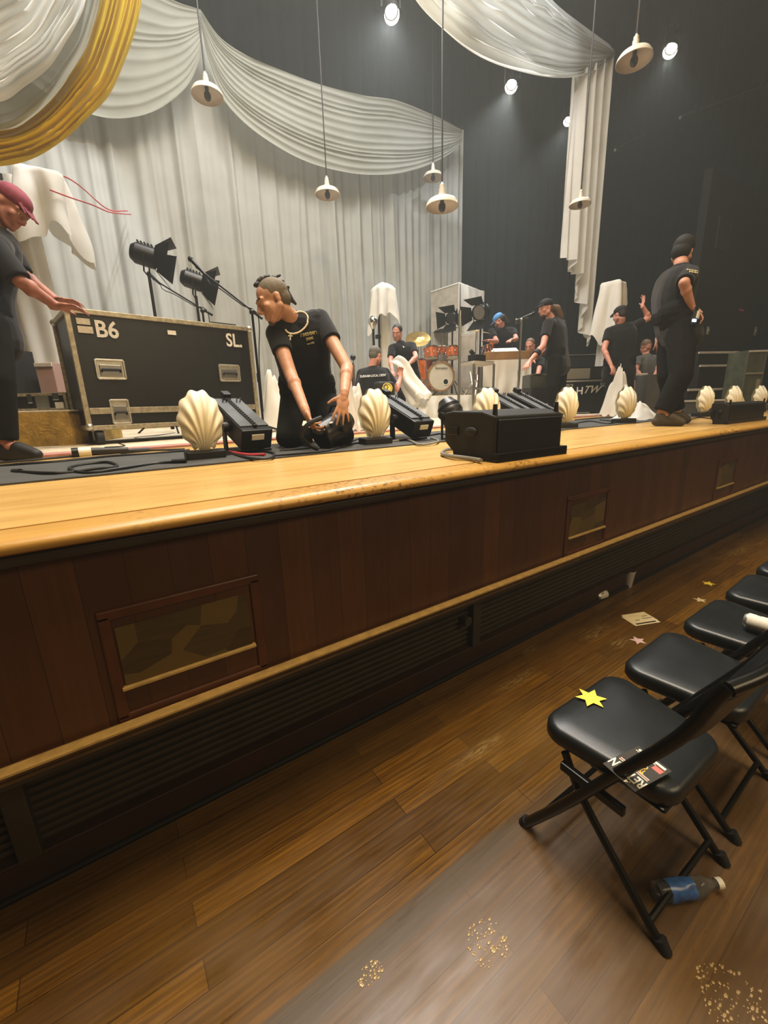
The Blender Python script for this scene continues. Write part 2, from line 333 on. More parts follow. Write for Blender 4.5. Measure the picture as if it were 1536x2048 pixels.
b = MB(); b.box((5.5, 1.495, .012), (23, .02, .024)); b.build('quarter_round', 'base_black', bb, bevel=.008)
# three framed inlay panels in the stage front
def inlay(l, r, zt, zb, il, ir, it, ib):
    b = MB(); y = 1.24; fr = .045
    for c, d in ((((l + r) / 2, y, zt), (r - l + .03, .016, .03)), (((l + r) / 2, y, zb), (r - l + .03, .016, .03)), ((l, y, (zt + zb) / 2), (.03, .016, zt - zb)), ((r, y, (zt + zb) / 2), (.03, .016, zt - zb))): b.box(c, d)
    f = b.build('inlay_frame', 'front_frame', wf, bevel=.005)
    b = MB(); b.box(((il + ir) / 2, y - .002, (it + ib) / 2), (ir - il, .006, it - ib)); b.build('inlay', 'inlay', f)
    b = MB(); b.box(((il + ir) / 2, y - .006, ib), (ir - il + .02, .02, .01)); b.build('sill_strip', 'trim_edge', f, bevel=.002)
a = onY(205, 1235, 1.235); c = onY(528, 1335, 1.235); e = onY(232, 1275, 1.235); g = onY(505, 1290, 1.235); k = onY(245, 1372, 1.235); top = onY(490, 1188, 1.235)
LP = (a.x, c.x, onY(500, 1160, 1.235).z, c.z, e.x, g.x, top.z, g.z)
inlay(*LP)
w = LP[1] - LP[0]; iw = LP[5] - LP[4]; off = LP[4] - LP[0]
for px, py in ((1137, 1074), (1434, 966)):
    q = onY(px, py, 1.235); inlay(q.x - off, q.x - off + w, LP[2], LP[3], q.x, q.x + iw, LP[6], LP[7])
# mat strip on the apron
b = MB(); b.box((6.2, 2.6, ZD + .004), (19, .86, .008)); tag(b.build('floor_mat', 'floor_mat'), 'long dark grey mat strip along the stage apron under the shell lights', 'mat')
# room shell
b = MB(); b.box((5.5, 10.6, 6), (24, .2, 13)); struct(b.build('wall_back', 'house_black'))
b = MB(); b.box((17.1, 2.2, 6), (.2, 17, 13)); struct(b.build('wall_right', 'house_black'))
b = MB(); b.box((-6.1, 2.2, 6), (.2, 17, 13)); struct(b.build('wall_left', 'house_black'))
b = MB(); b.box((5.5, -6.1, 6), (24, .2, 13)); struct(b.build('wall_rear', 'hall_plaster'))
b = MB(); b.box((5.5, 2.2, 12.6), (24, 17, .2)); struct(b.build('ceiling', 'house_black'))
# ================================================================== HALL: chairs and litter
def rrect(w, d, r, n=6, wr=None):               # rounded (trapezoid) outline, wr = rear width
    wr = w if wr is None else wr; pts = []
    for sx, sy, a0 in ((1, 1, 0), (-1, 1, 90), (-1, -1, 180), (1, -1, 270)):
        ww = (w if sy > 0 else wr) / 2
        for k in range(n + 1):
            a = R(a0 + 90 * k / n); pts.append((sx * (ww - r) + r * cos(a), sy * (d / 2 - r) + r * sin(a)))
    return pts
def pad(b, w, d, r, h, wr=None, M=None, dome=.012, soft=.018):
    lv = [(-.01, 0), (0, .2 * h), (0, h - soft), (-.3 * soft, h - .35 * soft), (-soft, h)]
    rings = [[(x, y, z) for x, y in rrect(w + 2 * i, d + 2 * i, max(.01, r + i), wr=(wr or w) + 2 * i)] for i, z in lv]
    base = rrect(w, d, r, wr=wr)
    for s in (.75, .5, .25): rings.append([(x * s, y * s, h + dome * (1 - s * s)) for x, y in rrect(w - 2 * soft, d - 2 * soft, r - .5 * soft, wr=(wr or w) - 2 * soft)])
    n = len(rings[0]); vs = [p for q in rings for p in q]; fs = [(j * n + i, j * n + (i + 1) % n, (j + 1) * n + (i + 1) % n, (j + 1) * n + i) for j in range(len(rings) - 1) for i in range(n)]
    fs += [tuple(range(n - 1, -1, -1)), tuple(range((len(rings) - 1) * n, len(rings) * n))]
    b.add(vs, fs, M)
def make_chair(label):
    t = thing('folding_chair', label, 'chair', group='black folding chairs in the front row')
    b = MB(); pad(b, .44, .385, .07, .062, wr=.36, M=T(0, .03, .41) @ RX(2)); b.build('seat', 'vinyl_black', t, smooth=True, ang=60)
    b = MB(); b.box((0, .0, .402), (.34, .3, .014)); b.build('seat_pan', 'tube_black', t, bevel=.01)
    for s in (-1, 1):
        x = s * .225
        b = MB(); b.tube(crv([(x, .245, .0), (x, .12, .2), (x, -.02, .44), (x, -.17, .7), (x * .98, -.22, .84), (x * .94, -.235, .875)], 26), .017, 10); f = b.build('side_frame', 'tube_black', t, smooth=True)
        b = MB(); b.cyl((x, .25, 0), (x, .235, .03), .018, n=10); b.build('foot_cap', 'black_rubber', f, smooth=True)
        b = MB(); b.tube(crv([(x * .9, .13, .4), (x * .9, .05, .27), (x * .9, -.21, .0)], 12), .0125, 10); f = b.build('rear_leg', 'tube_black', t, smooth=True)
        b = MB(); b.cyl((x * .9, -.216, 0), (x * .9, -.198, .03), .017, n=10); b.build('foot_cap', 'black_rubber', f, smooth=True)
        b = MB(); b.box((x * .96, .03, .36), (.02, .2, .03)); b.build('hinge_bracket', 'tube_black', t, bevel=.004)
    for y, z in ((.19, .09), (-.165, .05)):
        b = MB(); b.cyl((-.2, y, z), (.2, y, z), .009, n=8); b.build('crossbar', 'tube_black', t, smooth=True)
    def bk(u, v):
        x = (u - .5) * .43; z = .64 + .2 * v; return (x, -.135 - .09 * v - .035 * (1 - (2 * u - 1) ** 2), z + .015 * (1 - (2 * u - 1) ** 2) * v)
    b = MB(); b.grid(bk, 17, 6); b.build('backrest', 'vinyl_black', t, smooth=True, solid=.022, bevel=.006)
    b = MB(); b.tube(crv([(-.215, -.237, .87), (-.12, -.268, .885), (0, -.278, .89), (.12, -.268, .885), (.215, -.237, .87)], 18), .017, 10); b.build('top_rail', 'tube_black', t, smooth=True)
    return t
CH = [(1.275, .47, -1), (1.79, .475, 1), (2.325, .47, 0), (2.85, .475, 1.5), (3.37, .48, -1), (3.89, .48, 0)]
LB = ['black padded folding chair nearest, with a yellow star and a card on its seat',
      'black padded folding chair with an empty seat, between the star chair and the can chair',
      'black padded folding chair with a drink can lying on its seat',
      'black padded folding chair with an empty seat, just beyond the chair with the can',
      'black padded folding chair second from the far end of the row',
      'black padded folding chair at the far end of the front row']
ch0 = make_chair(LB[0]); ch0.location = (CH[0][0], CH[0][1], 0); ch0.rotation_euler.z = R(CH[0][2])
for (x, y, a), l in list(zip(CH, LB))[1:]: dup(ch0, (x, y, 0), R(a), l)
def star(name, label, p, r, rz, m, n=5, inner=.45, group=None, z=.0012):
    b = MB(); b.prism([((r if i % 2 == 0 else r * inner) * cos(pi * i / n), (r if i % 2 == 0 else r * inner) * sin(pi * i / n)) for i in range(2 * n)], z)
    o = b.build(name, m); o.location = p; o.rotation_euler.z = rz; return tag(o, label, 'paper star', group)
SZ = .487
p = onZ(1182, 1396, SZ); star('paper_star', 'bright yellow six pointed paper star lying on the nearest black chair seat', p, .052, .3, 'star_yellow', 6, .5)
for (px, py), l, m, rz in (((1417, 1167), 'small yellow paper star on the floor beyond the papers, farthest along', 'star_yellow', .2), ((1400, 1200), 'small pale beige paper star on the floor beside the fourth chair', 'star_pale', .6), ((1276, 1281), 'small pink paper star on the floor beside the second chair', 'star_pink', 1.)):
    p = onZ(px, py, .0005); star('paper_star', l, p, .05 if m != 'star_pale' else .046, rz, m, group='paper stars on the hall floor')
def card(name, label, quad_c, w, h, rz, items, z=SZ):
    t = thing(name, label, 'card', (quad_c.x, quad_c.y, z), rz)
    b = MB(); b.box((0, 0, .0008), (w, h, .0012)); b.build('sheet', 'card_dark', t)
    for s, size, m, x, y, xs in items: text_part(s, size, m, T(x, y, .0016), t, ext=.0002, off=size * .015, xs=xs)
    return t
def card(label, tr, tl, bl, z=SZ):
    # corners on the seat: text top right, text top left, text bottom left
    x = (tr - tl); w = x.length; y = (tl - bl); hh = y.length; a = math.atan2(x.y, x.x)
    c = (tr + bl) / 2; t = thing('printed_card', label, 'card', (c.x, c.y, z), a)
    b = MB(); b.box((0, 0, .0008), (w, hh, .0012)); b.build('sheet', 'card_dark', t)
    def tx(s, size, m, x, y, xs): text_part(s, size * hh, m, T(x * w, y * hh, .0016), t, ext=.0002, off=size * hh * .02, xs=xs)
    tx('RETURN', .3, 'card_white', 0, .26, w / (hh * 1.12)); tx('.4', .12, 'card_white', -.2, .44, 1); tx('TEARS', .15, 'card_yellow', 0, -.02, w / (hh * .95)); tx('OUR', .15, 'card_yellow', 0, -.14, w / (hh * .95))
    for yy, m in ((.11, 'card_white'), (.085, 'card_red'), (.06, 'card_white'), (-.36, 'card_white')):
        b = MB(); b.box((0, yy * hh, .0016), (w * .86, hh * .014, .0004)); b.build('rule_line', m, t)
    b = MB(); b.box((0, -.42 * hh, .0016), (w * .8, hh * .06, .0004)); b.build('grey_band', 'label_white', t)
    b = MB(); b.box((-.3 * w, -.3 * hh, .0016), (w * .25, hh * .14, .0004)); b.build('pink_patch', 'card_red', t)
card('dark printed card with white and yellow lettering lying on the nearest chair seat', onZ(1207, 1529, SZ), onZ(1272, 1586, SZ), onZ(1342, 1542, SZ))
def can(name, label, loc, rot, words):
    t = thing(name, label, 'drink can', loc, rot=rot)
    b = MB(); b.lathe([(0, .003), (.024, .0), (.027, .004), (.033, .012), (.033, .108), (.028, .119), (.026, .122), (.024, .119), (0, .118)], 24); b.build('body', 'alu', t, smooth=True)
    b = MB(); b.lathe([(.0333, .014), (.0333, .106)], 24); b.build('printed_sleeve', 'label_white', t, smooth=True)
    for i, (s, sz, zz, m) in enumerate(words):
        for k, chx in enumerate(s):
            a = (k - (len(s) - 1) / 2) * sz * .7 / .0335
            text_part(chx, sz, m, RZ(math.degrees(a)) @ T(0, -.0336, zz) @ RX(90), t, ext=.0002, off=sz * .02)
    return t
def axis_rot(d, roll=0.): return (frame(d).to_quaternion() @ Quaternion((0, 0, 1), R(roll))).to_euler()
a, c = onZ(1192, 1194, .033), onZ(1223, 1182, .033); can('drink_can', 'pale drink can with black letters lying on the floor against the stage base', a + (a - c).normalized() * 0, axis_rot(c - a, 180), [('nn', .05, .05, 'ink'), ('oo', .022, .09, 'card_red')])
a, c = onZ(1488, 1238, .525), onZ(1536, 1252, .525); can('drink_can', 'cream drink can lying on its side on the third black chair seat', a, axis_rot(c - a, 150), [('nn', .03, .05, 'ink'), ('~', .05, .08, 'card_red')])
p = onZ(1253, 1172, 0); t = thing('plastic_cup', 'translucent plastic cup with a little pink drink standing on the floor', 'cup', p)
b = MB(); b.lathe([(0, .001), (.029, .0), (.031, .004), (.043, .108), (.0455, .111), (.0445, .115), (.0415, .112), (.0295, .006), (0, .005)], 28); b.build('wall', 'cup', t, smooth=True)
mat('pink_drink', '#d9a48c', .2, var=.05); b = MB(); b.lathe([(0, .007), (.029, .007), (.0325, .035), (0, .035)], 24); b.build('drink', 'pink_drink', t, smooth=True); t.scale = (1.22, 1.22, 1.22)
p = onZ(1281, 1237, 0); t = thing('set_list', 'two cream printed paper sheets lying on the hall floor beside the can', 'papers', p, R(-22))
b = MB(); b.box((-.01, -.012, .0006), (.2, .13, .0006)); b.build('lower_sheet', 'paper', t)
b = MB(); b.box((.0, .012, .0014), (.19, .12, .0006)); us = b.build('upper_sheet', 'paper', t)
b = MB(); b.box((-.01, -.058, .0012), (.16, .014, .0006)); b.build('black_band', 'ink', t)
text_part('mmmm', .026, 'ink', T(.045, -.01, .0018) @ RZ(180), us); text_part('mmn', .022, 'ink', T(.05, .02, .0018) @ RZ(180), us); text_part('mm', .022, 'ink', T(-.04, -.018, .0018) @ RZ(180), us); text_part('~~~', .05, 'star_pale', T(-.02, .04, .0018), us)
# crumpled bottle
p = onZ(1372, 1778, .03); t = thing('plastic_bottle', 'crumpled clear plastic bottle with a blue label under the nearest chair', 'bottle', (p.x, p.y, .033), rot=(0, R(90), R(-28)))
def bot(u, v):
    prof = crv([(.0, -.1, 0), (.03, -.1, 0), (.033, -.08, 0), (.033, .0, 0), (.03, .05, 0), (.014, .085, 0), (.013, .105, 0)], 30)[int(v * 29)]
    r = prof.x; z = prof.y; k = 1 - .28 * max(0, noise.noise(V((cos(2 * pi * u) * 1.4, sin(2 * pi * u) * 1.4, z * 34)))); return (r * k * cos(2 * pi * u), r * k * .82 * sin(2 * pi * u), z)
b = MB(); b.grid(bot, 26, 30, wrap=True); b.build('body', 'bottle_clear', t, smooth=True, ang=25)
def lab(u, v):
    q = bot(u, .3 + .35 * v); return (q[0] * 1.03, q[1] * 1.03, q[2])
b = MB(); b.grid(lab, 26, 8, wrap=True); b.build('label', 'bottle_blue', t, smooth=True)
b = MB(); b.cyl((0, 0, .1), (0, 0, .118), .015, n=16); b.build('cap', 'label_white', t)
# spilled drink
mat('spill_glint', '#a8926a', .06, var=0, spec=1.)  # pale colour of the drops stands in for their glitter of light
for (px, py), rx, ry, l in (((975, 1885), .062, .05, 'glittering drops of spilled drink on the floor, left of the chair leg'), ((742, 1945), .04, .02, 'small patch of spilled drops on the grey plank, farthest left'), ((1465, 1995), .085, .07, 'widest glittering patch of spilled drops, in the lower right corner')):
    p = onZ(px, py, .0); sd = random.random() * 9
    b = MB(); rnd = random.Random(int(px))
    for q in range(int(110 * rx / .06)):
        a = rnd.random() * 2 * pi; rr_ = sqrt(rnd.random()); x, y = rx * rr_ * cos(a), ry * rr_ * sin(a) * 1.1; r_ = .001 + .0032 * rnd.random() ** 2
        b.ball((x, y, 0), (r_ * (1 + rnd.random()), r_, r_ * .45), 8, 5)
    o = b.build('puddle', 'spill_glint', smooth=True, ang=180); o.location = (p.x, p.y, .0004); tag(o, l, 'puddle', 'spills on the hall floor')
# ================================================================== DRAPES
def sheet_px(name, ca, cb, Y, nf, amp, m, nu=110, nv=90, env=.45, seed=0., gather=.0):
    A = crv([(x, y, 0) for x, y in ca], nu); B = crv([(x, y, 0) for x, y in cb], nu); b = MB()
    def fn(u, v):
        i = int(round(u * (nu - 1))); vv = v + .05 * sin(2 * pi * (v * 1.7 + seed)) * sin(pi * v)
        q = A[i].lerp(B[i], vv); e = max(0., 4 * u * (1 - u)) ** env
        s = v * nf + .5 * noise.noise(V((u * 2.5 + seed, v * 4, seed)))
        h = amp * (.25 + .75 * e) * ((1 - abs(sin(pi * s))) ** 1.4 - .35 + .5 * noise.noise(V((u * 5, v * nf * .7, seed + 3))))
        return onY(q.x, q.y, Y) + V((0, -h, 0))
    b.grid(fn, nu, nv); return b.build(name, m, smooth=True, ang=180)
mir = lambda c, x0: [(2 * x0 - x, y) for x, y in reversed(c)]
def U(c, x0): return c + mir(c, x0)
wh = [(205, -260), (196, -120), (172, 0), (156, 40), (133, 78), (98, 129), (47, 168), (0, 197)]
whi = [(60, -260), (50, -180), (30, -120), (0, -85)]
yi = [(215, -260), (205, -100), (187, 0), (172, 58), (156, 105), (129, 148), (100, 190), (51, 234), (0, 258)]
yo = [(296, -260), (292, -100), (283, 0), (270, 59), (250, 117), (219, 187), (172, 238), (121, 285), (62, 316), (0, 327)]
tag(sheet_px('swag_curtain', U(wh, -42), U(whi, -42), 4.9, 13, .1, 'swag_white', seed=.3), 'bright white gathered swag high at upper left, in front of the yellow swag', 'curtain', 'hanging swags')
wo = [(x + 14, y + 3) for x, y in yi]
tag(sheet_px('sheer_swag', U(wo, -42), U([(x - 26, y - 12) for x, y in wh], -42), 5.0, 3, .05, 'swag_grey', seed=.9), 'thin grey sheer swag between the white swag and the yellow swag', 'curtain', 'hanging swags')
tag(sheet_px('swag_curtain', U(yo, -42), U(yi, -42), 5.1, 7, .15, 'swag_yellow', seed=.6), 'yellow gathered swag hanging at upper left', 'curtain', 'hanging swags')
tag(sheet_px('swag_curtain', [(402, 20), (340, -2), (250, -60), (120, -130), (0, -170), (-150, -200)], [(404, 95), (396, 130), (375, 172), (335, 208), (290, 230), (240, 238), (190, 232), (120, 205), (40, 150), (-150, 40)], 8.2, 11, .035, 'swag_grey', seed=1.7), 'grey sheer swag behind the yellow swag, left half of the back border', 'curtain', 'hanging swags')
st = [(400, 18), (440, 75), (500, 115), (560, 140), (640, 168), (720, 190), (790, 200), (860, 228), (925, 260)]
sb = [(404, 60), (416, 120), (440, 188), (482, 240), (540, 285), (600, 318), (660, 338), (730, 350), (800, 347), (860, 330), (905, 305), (924, 284)]
tag(sheet_px('swag_curtain', st, sb, 8.15, 13, .035, 'swag_grey', seed=2.2), 'wide grey sheer swag across the top of the white back curtain', 'curtain', 'hanging swags')
tag(sheet_px('swag_curtain', [(1228, 105), (1150, 42), (1106, 0), (1000, -98), (900, -190), (800, -280)], [(1228, 112), (1195, 140), (1150, 155), (1095, 157), (1040, 147), (980, 125), (920, 92), (870, 48), (830, 0), (795, -60), (770, -150), (765, -260)], 5.4, 11, .16, 'swag_white', seed=3.1), 'white gathered swag high at upper right above the hanging tail', 'curtain', 'hanging swags')
# hanging tail with stepped hem
def tailfn(u, v):
    hem = 0
    ks = [(0, 512), (.14, 522), (.22, 540), (.4, 552), (.48, 590), (.6, 612), (.7, 650), (.82, 672), (.9, 694), (1, 664)]
    for (a, ya), (c, yc) in zip(ks, ks[1:]):
        if a <= u <= c + 1e-6: hem = ya + (yc - ya) * (u - a) / (c - a)
    y = 112 + 36 * (1 - u) + (hem - 112 - 36 * (1 - u)) * v
    xl = 1151 - .053 * (y - 150); xr = 1228 - .0845 * (y - 105); x = xl + (xr - xl) * u
    return onY(x, y, 5.45) + V((0, .09 * sin(2 * pi * u * 4.2 + .8 * v) + .05 * sin(2 * pi * u * 9 + v * 2) * (.4 + v), 0))
b = MB(); b.grid(tailfn, 90, 50); tag(b.build('tail_curtain', 'sheet_white', smooth=True, ang=180), 'long narrow white curtain tail with stepped ragged hem hanging at right', 'curtain')
# pleated white back curtain
mid = crv([(x, y, 0) for x, y in [(-400, -200), (-150, -80), (0, 20), (150, 60), (300, 60), (398, 40)] + [(440, 130), (500, 180), (560, 210), (640, 250), (720, 270), (790, 275), (860, 275), (926, 262)]], 200)
mp = [onY(p.x, p.y, 8.6) for p in mid]
def ztop(x):
    for a, c in zip(mp, mp[1:]):
        if a.x <= x <= c.x: return a.z + (c.z - a.z) * (x - a.x) / max(1e-6, c.x - a.x)
    return mp[-1].z if x > mp[-1].x else mp[0].z
XR = mp[-1].x
def wc(u, v):
    x = -5.5 + (XR + 5.5) * u; z = ZD + .02 + (ztop(x) - ZD) * v
    k = x * 2.3 + 1.3 * noise.noise(V((x * .9, 0, 1))) + .12 * noise.noise(V((x * 1.5, z * .35, 4)))
    d = .085 * (1 - abs(sin(pi * k)) ** .8) + .05 * noise.noise(V((x * 7, z * .1, 2))) + .02 * sin(x * 31 + noise.noise(V((x * 3, z * .3, 8))) * 2)
    return (x, 8.6 - d * (1.15 - .35 * v), z)
b = MB(); b.grid(wc, 760, 26); tag(b.build('back_curtain', 'curtain_white', smooth=True, ang=180), 'large white pleated back curtain across the rear of the stage', 'curtain')
def bc(x0, x1, y0, y1, zt, label, n=300, sp=2.2):
    def fn(u, v):
        x = x0 + (x1 - x0) * u; y = y0 + (y1 - y0) * u; L = sqrt((x1 - x0) ** 2 + (y1 - y0) ** 2); s = L * u
        d = .09 * sin(s * 2 * pi * sp + 2 * noise.noise(V((s, 0, 3)))) + .04 * noise.noise(V((s * 5, v, 1)))
        nx, ny = (y1 - y0) / L, -(x1 - x0) / L
        return (x + nx * d, y + ny * d, ZD + .02 + (zt - ZD) * v)
    b = MB(); b.grid(fn, n, 6); tag(b.build('black_drape', 'drape_black', smooth=True, ang=180), label, 'curtain', 'black masking drapes')
bc(-5.5, 14.5, 9.5, 9.5, 12.2, 'black masking drape behind the white back curtain and the hanging lamps', 420)
bc(14.5, 15.8, 9.5, 2.0, 12.2, 'black masking drape along the right side of the stage', 220)
# ================================================================== HANGING LAMPS
def pendant(label, px, py, d, r=.2):
    p = at(px, py, d); t = thing('pendant_lamp', label, 'pendant lamp', p, group='enamel pendant lamps over the stage'); k = r / .2
    b = MB(); b.lathe([(.2 * k, -.005), (.204 * k, .0), (.196 * k, .03 * k), (.172 * k, .066 * k), (.12 * k, .092 * k), (.06 * k, .105 * k), (.045 * k, .112 * k)], 40); b.build('shade', 'enamel_cream', t, smooth=True, solid=.004)
    b = MB(); b.lathe([(.196 * k, -.002), (.188 * k, .03 * k), (.164 * k, .062 * k), (.11 * k, .088 * k), (.0, .1 * k)], 40); b.build('shade_lining', 'enamel_inside', t, smooth=True)
    b = MB(); b.lathe([(.046 * k, .108 * k), (.046 * k, .15 * k), (.038 * k, .155 * k), (.038 * k, .2 * k), (.03 * k, .205 * k), (.03 * k, .24 * k), (.018 * k, .25 * k), (.01 * k, .27 * k), (0, .27 * k)], 20); b.build('neck', 'enamel_cream', t, smooth=True, ang=30)
    b = MB(); b.ball((0, 0, .0), (.046 * k, .046 * k, .062 * k)); b.cyl((0, 0, .04 * k), (0, 0, .1 * k), .025 * k); b.build('bulb', 'bulb_dark', t, smooth=True)
    b = MB(); b.cyl((0, 0, .26 * k), (0, 0, 12.45 - p.z), .011, n=6); b.build('cord', 'cable_black', t)
pendant('cream pendant lamp hanging at left in front of the grey swag corner', 415, 192, 5.6, .2)
pendant('cream pendant lamp hanging alone before the middle of the back curtain', 655, 390, 7.2, .21)
pendant('small cream pendant lamp, farther of the pair near the back curtain edge', 866, 356, 9., .21)
pendant('large cream pendant lamp, nearer of the pair near the back curtain edge', 884, 414, 5.4, .205)
pendant('dim grey pendant lamp at upper right beside the white swag end', 1268, 122, 4.9, .19)
pendant('cream pendant lamp hanging in front of the white curtain tail', 1160, 410, 6.6, .16)
mat('lamp_glow', '#fff4e0', .3, var=0, emit=260.)
def spotfix(label, px, py, d, tgt, r=.085):
    p = at(px, py, d); dv = (V(tgt) - p).normalized(); t = thing('spotlight', label, 'spotlight', p, group='stage spotlights in the grid')
    M = frame(dv).to_4x4()
    b = MB(); b.lathe([(0, -.36), (.08, -.36), (.1, -.3), (.105, -.12), (r + .03, -.1), (r + .035, .06), (r + .028, .06), (r + .02, -.04), (0, -.05)], 20, M); b.build('housing', 'black_metal', t, smooth=True, ang=30)
    b = MB(); b.ball((0, 0, -.03), (r, r, .025), M=M); b.build('lens', 'lamp_glow', t, smooth=True)
    b = MB(); yk = [M @ V((-.14, 0, -.12)), M @ V((-.14, 0, -.12)) + V((0, 0, .3)), M @ V((.14, 0, -.12)) + V((0, 0, .3)), M @ V((.14, 0, -.12))]; b.tube(yk, .014, 6); q = (yk[1] + yk[2]) / 2; b.cyl(q, q + V((0, 0, 12.45 - p.z - q.z)), .018, n=6); b.build('hanging_yoke', 'black_metal', t)
    return p
SP = [spotfix('lit spotlight at top centre, left of the upper right swag', 783, 25, 6.2, (3, 3.2, 1.4)), spotfix('lit spotlight below the middle of the upper right swag', 1023, 170, 8.0, (4, 4.5, 1.3)), spotfix('lit spotlight at upper right beside the dim pendant lamp', 1342, 98, 7.4, (5, 4, 1.3)), spotfix('small lit spotlight just left of the white curtain tail', 1137, 240, 9.6, (6, 6, 1.3), .07)]
for (ax, ay, ad), (bx, by, bd), l in (((1230, 300, 9), (1290, 268, 9.4), 'short pale pipe in the dark right of the curtain tail'), ((1360, 235, 8), (1560, 160, 8.6), 'pale rigging pipe crossing the dark upper right corner')):
    b = MB(); b.cyl(at(ax, ay, ad), at(bx, by, bd), .03, n=10); o = tag(b.build('rigging_pipe', 'steel'), l, 'pipe', 'rigging pipes')
    for k in (.3, .8):
        q = at(ax, ay, ad).lerp(at(bx, by, bd), k); b = MB(); b.cyl(q, V((q.x, q.y, 12.5)), .006, n=5); b.build('hanging_cable', 'cable_black', o)
# ================================================================== SHELL FOOTLIGHTS
def on_line(px, Yf):                             # deck point on a line across the stage, under a picture column
    y = 900.
    for _ in range(30):
        p = None; x = 0.
        lo, hi = -3., 16.
        for _ in range(40):
            m_ = (lo + hi) / 2
            if proj((m_, Yf(m_), ZD))[0] < px: lo = m_
            else: hi = m_
        return V((lo, Yf(lo), ZD))
YS = lambda x: 2.45 - .05 * (x - .5)
def shell(label):
    t = thing('shell_footlight', label, 'footlight', group='scallop shell footlights along the apron')
    NR = 9; W, HH = .112, .163; zc = .205
    def fn(u, v, back=False):
        s = (u - .5) * 2; th = s * R(152); rib = .5 + .5 * cos(2 * pi * NR * u)
        k = 1 + .045 * (rib - .5) * 2 * (v > .3) * min(1, (v - .3) / .5) if v > .3 else 1
        ex, ez = W * sin(th) * k * (1 - .12 * max(0, -cos(th))), zc + HH * cos(th) * k
        hx, hz = .028 * s, .048
        cx_, cz_ = .45 * ex + .0, hz + .42 * (ez - hz) + .06 * (1 - abs(s)) + .03
        x = (1 - v) ** 2 * hx + 2 * v * (1 - v) * cx_ + v * v * ex; z = (1 - v) ** 2 * hz + 2 * v * (1 - v) * cz_ + v * v * ez
        rho = min(1, sqrt((x / (W * 1.05)) ** 2 + ((z - zc) / (HH * 1.03)) ** 2))
        dm = (1 - rho ** 2.4)
        if back: return (x, .02 + .022 * dm, z)
        return (x, -.075 * dm - .017 * (rib - .3) * (dm ** .4) * min(1, v * 1.6) - .0, z)
    b = MB(); b.grid(fn, 9 * 10 + 1, 26); b.grid(lambda u, v: fn(u, v, True), 46, 14); b.build('shell', 'shell_cream', t, smooth=True, ang=75)
    b = MB(); b.box((0, .01, .026), (.2, .13, .05)); b.build('base', 'black_plastic', t, bevel=.008)
    b = MB(); b.tube(crv([(.1, .04, .02), (.14, .06, .008), (.17, .11, .006)], 8), .006, 6); b.build('cable_tail', 'cable_black', t)
    return t
sl = [(412, 'cream scallop shell footlight, nearest and largest, left of the kneeling person'), (752, 'cream scallop shell footlight right of the kneeling person'), (972, 'cream scallop shell footlight partly hidden behind the nearer black speaker'), (1130, 'cream scallop shell footlight just right of the nearer black speaker'), (1248, 'cream scallop shell footlight before the dark case, left of the standing legs'), (1337, 'cream scallop shell footlight glimpsed between the legs of the standing person'), (1405, 'cream scallop shell footlight just right of the standing person in olive shoes'), (1461, 'cream scallop shell footlight above the left end of the far black speaker'), (1513, 'cream scallop shell footlight farthest right, above the far black speaker')]
sh0 = None
for px, l in sl:
    p = on_line(px, YS)
    rz = R(math.degrees(math.atan2(p.y, p.x)) - 90) * .3 if px < 800 else R(-22)
    if sh0 is None: sh0 = shell(l); sh0.location = p; sh0.rotation_euler.z = rz
    else: dup(sh0, p, rz, l)
# ================================================================== LED BATTENS
def batten(label):
    t = thing('batten_light', label, 'stage light', group='black angled batten lights between the shells')
    L, w, h = .5, .19, .125; M = T(0, 0, .085) @ RX(23)
    b = MB(); b.box((0, L / 2, 0), (w, L, h), M); b.build('housing', 'black_metal', t, bevel=.008)
    b = MB(); b.box((0, L * .52, h / 2 + .004), (w * .92, L * .84, .008), M); tp = b.build('top_panel', 'panel_grey', t, bevel=.002)
    b = MB(); b.box((0, L * .5, h / 2 + .012), (.022, L * .86, .01), M)
    for i in range(16): b.box((0, .06 + i * .026, h / 2 + .019), (.012, .012, .008), M)
    b.build('slot_rail', 'black_plastic', tp)
    for s in (-1, 1):
        b = MB(); b.tube([M @ V((s * .045, L * .82, h / 2 + .006)), M @ V((s * .045, L * .82, h / 2 + .03)), M @ V((s * .045 + .022, L * .82, h / 2 + .03)), M @ V((s * .045 + .022, L * .82, h / 2 + .006))], .004, 6); b.build('lifting_ring', 'black_metal', t)
        b = MB(); b.cyl(M @ V((s * w / 2, .2, 0)), M @ V((s * (w / 2 + .035), .2, 0)), .03, n=14); b.build('tilt_knob', 'black_plastic', t, smooth=True)
        b = MB(); b.box((s * (w / 2 + .02), .2, .08), (.012, .05, .17)); b.build('yoke_arm', 'black_metal', t, bevel=.003)
    b = MB(); b.box((0, .22, .012), (w + .07, .26, .02)); b.build('floor_stand', 'black_metal', t, bevel=.004)
    b = MB(); b.box((0, -.004, .02), (.075, .008, .032), M); b.build('label_plate', 'label_white', t, label='white label plate')
    b = MB(); b.box((0, L - .02, h / 2 + .025), (.05, .06, .04), M); b.build('clamp', 'black_plastic', t, bevel=.004)
    return t
bt = batten('black angled batten light between the nearest shell and the kneeling person')
p = at(517, 900, 2.46); bt.location = (p.x, p.y, ZD); bt.rotation_euler.z = R(7)
for px, py, d, rz, l in ((846, 880, 2.95, 4, 'black angled batten light right of the second shell'), (1062, 850, 3.35, -2, 'black angled batten light above the nearer speaker, left of a pair'), (1108, 846, 3.5, -2, 'black angled batten light above the nearer speaker, right of a pair')):
    p = at(px, py, d); dup(bt, (p.x, p.y, ZD), R(rz), l)
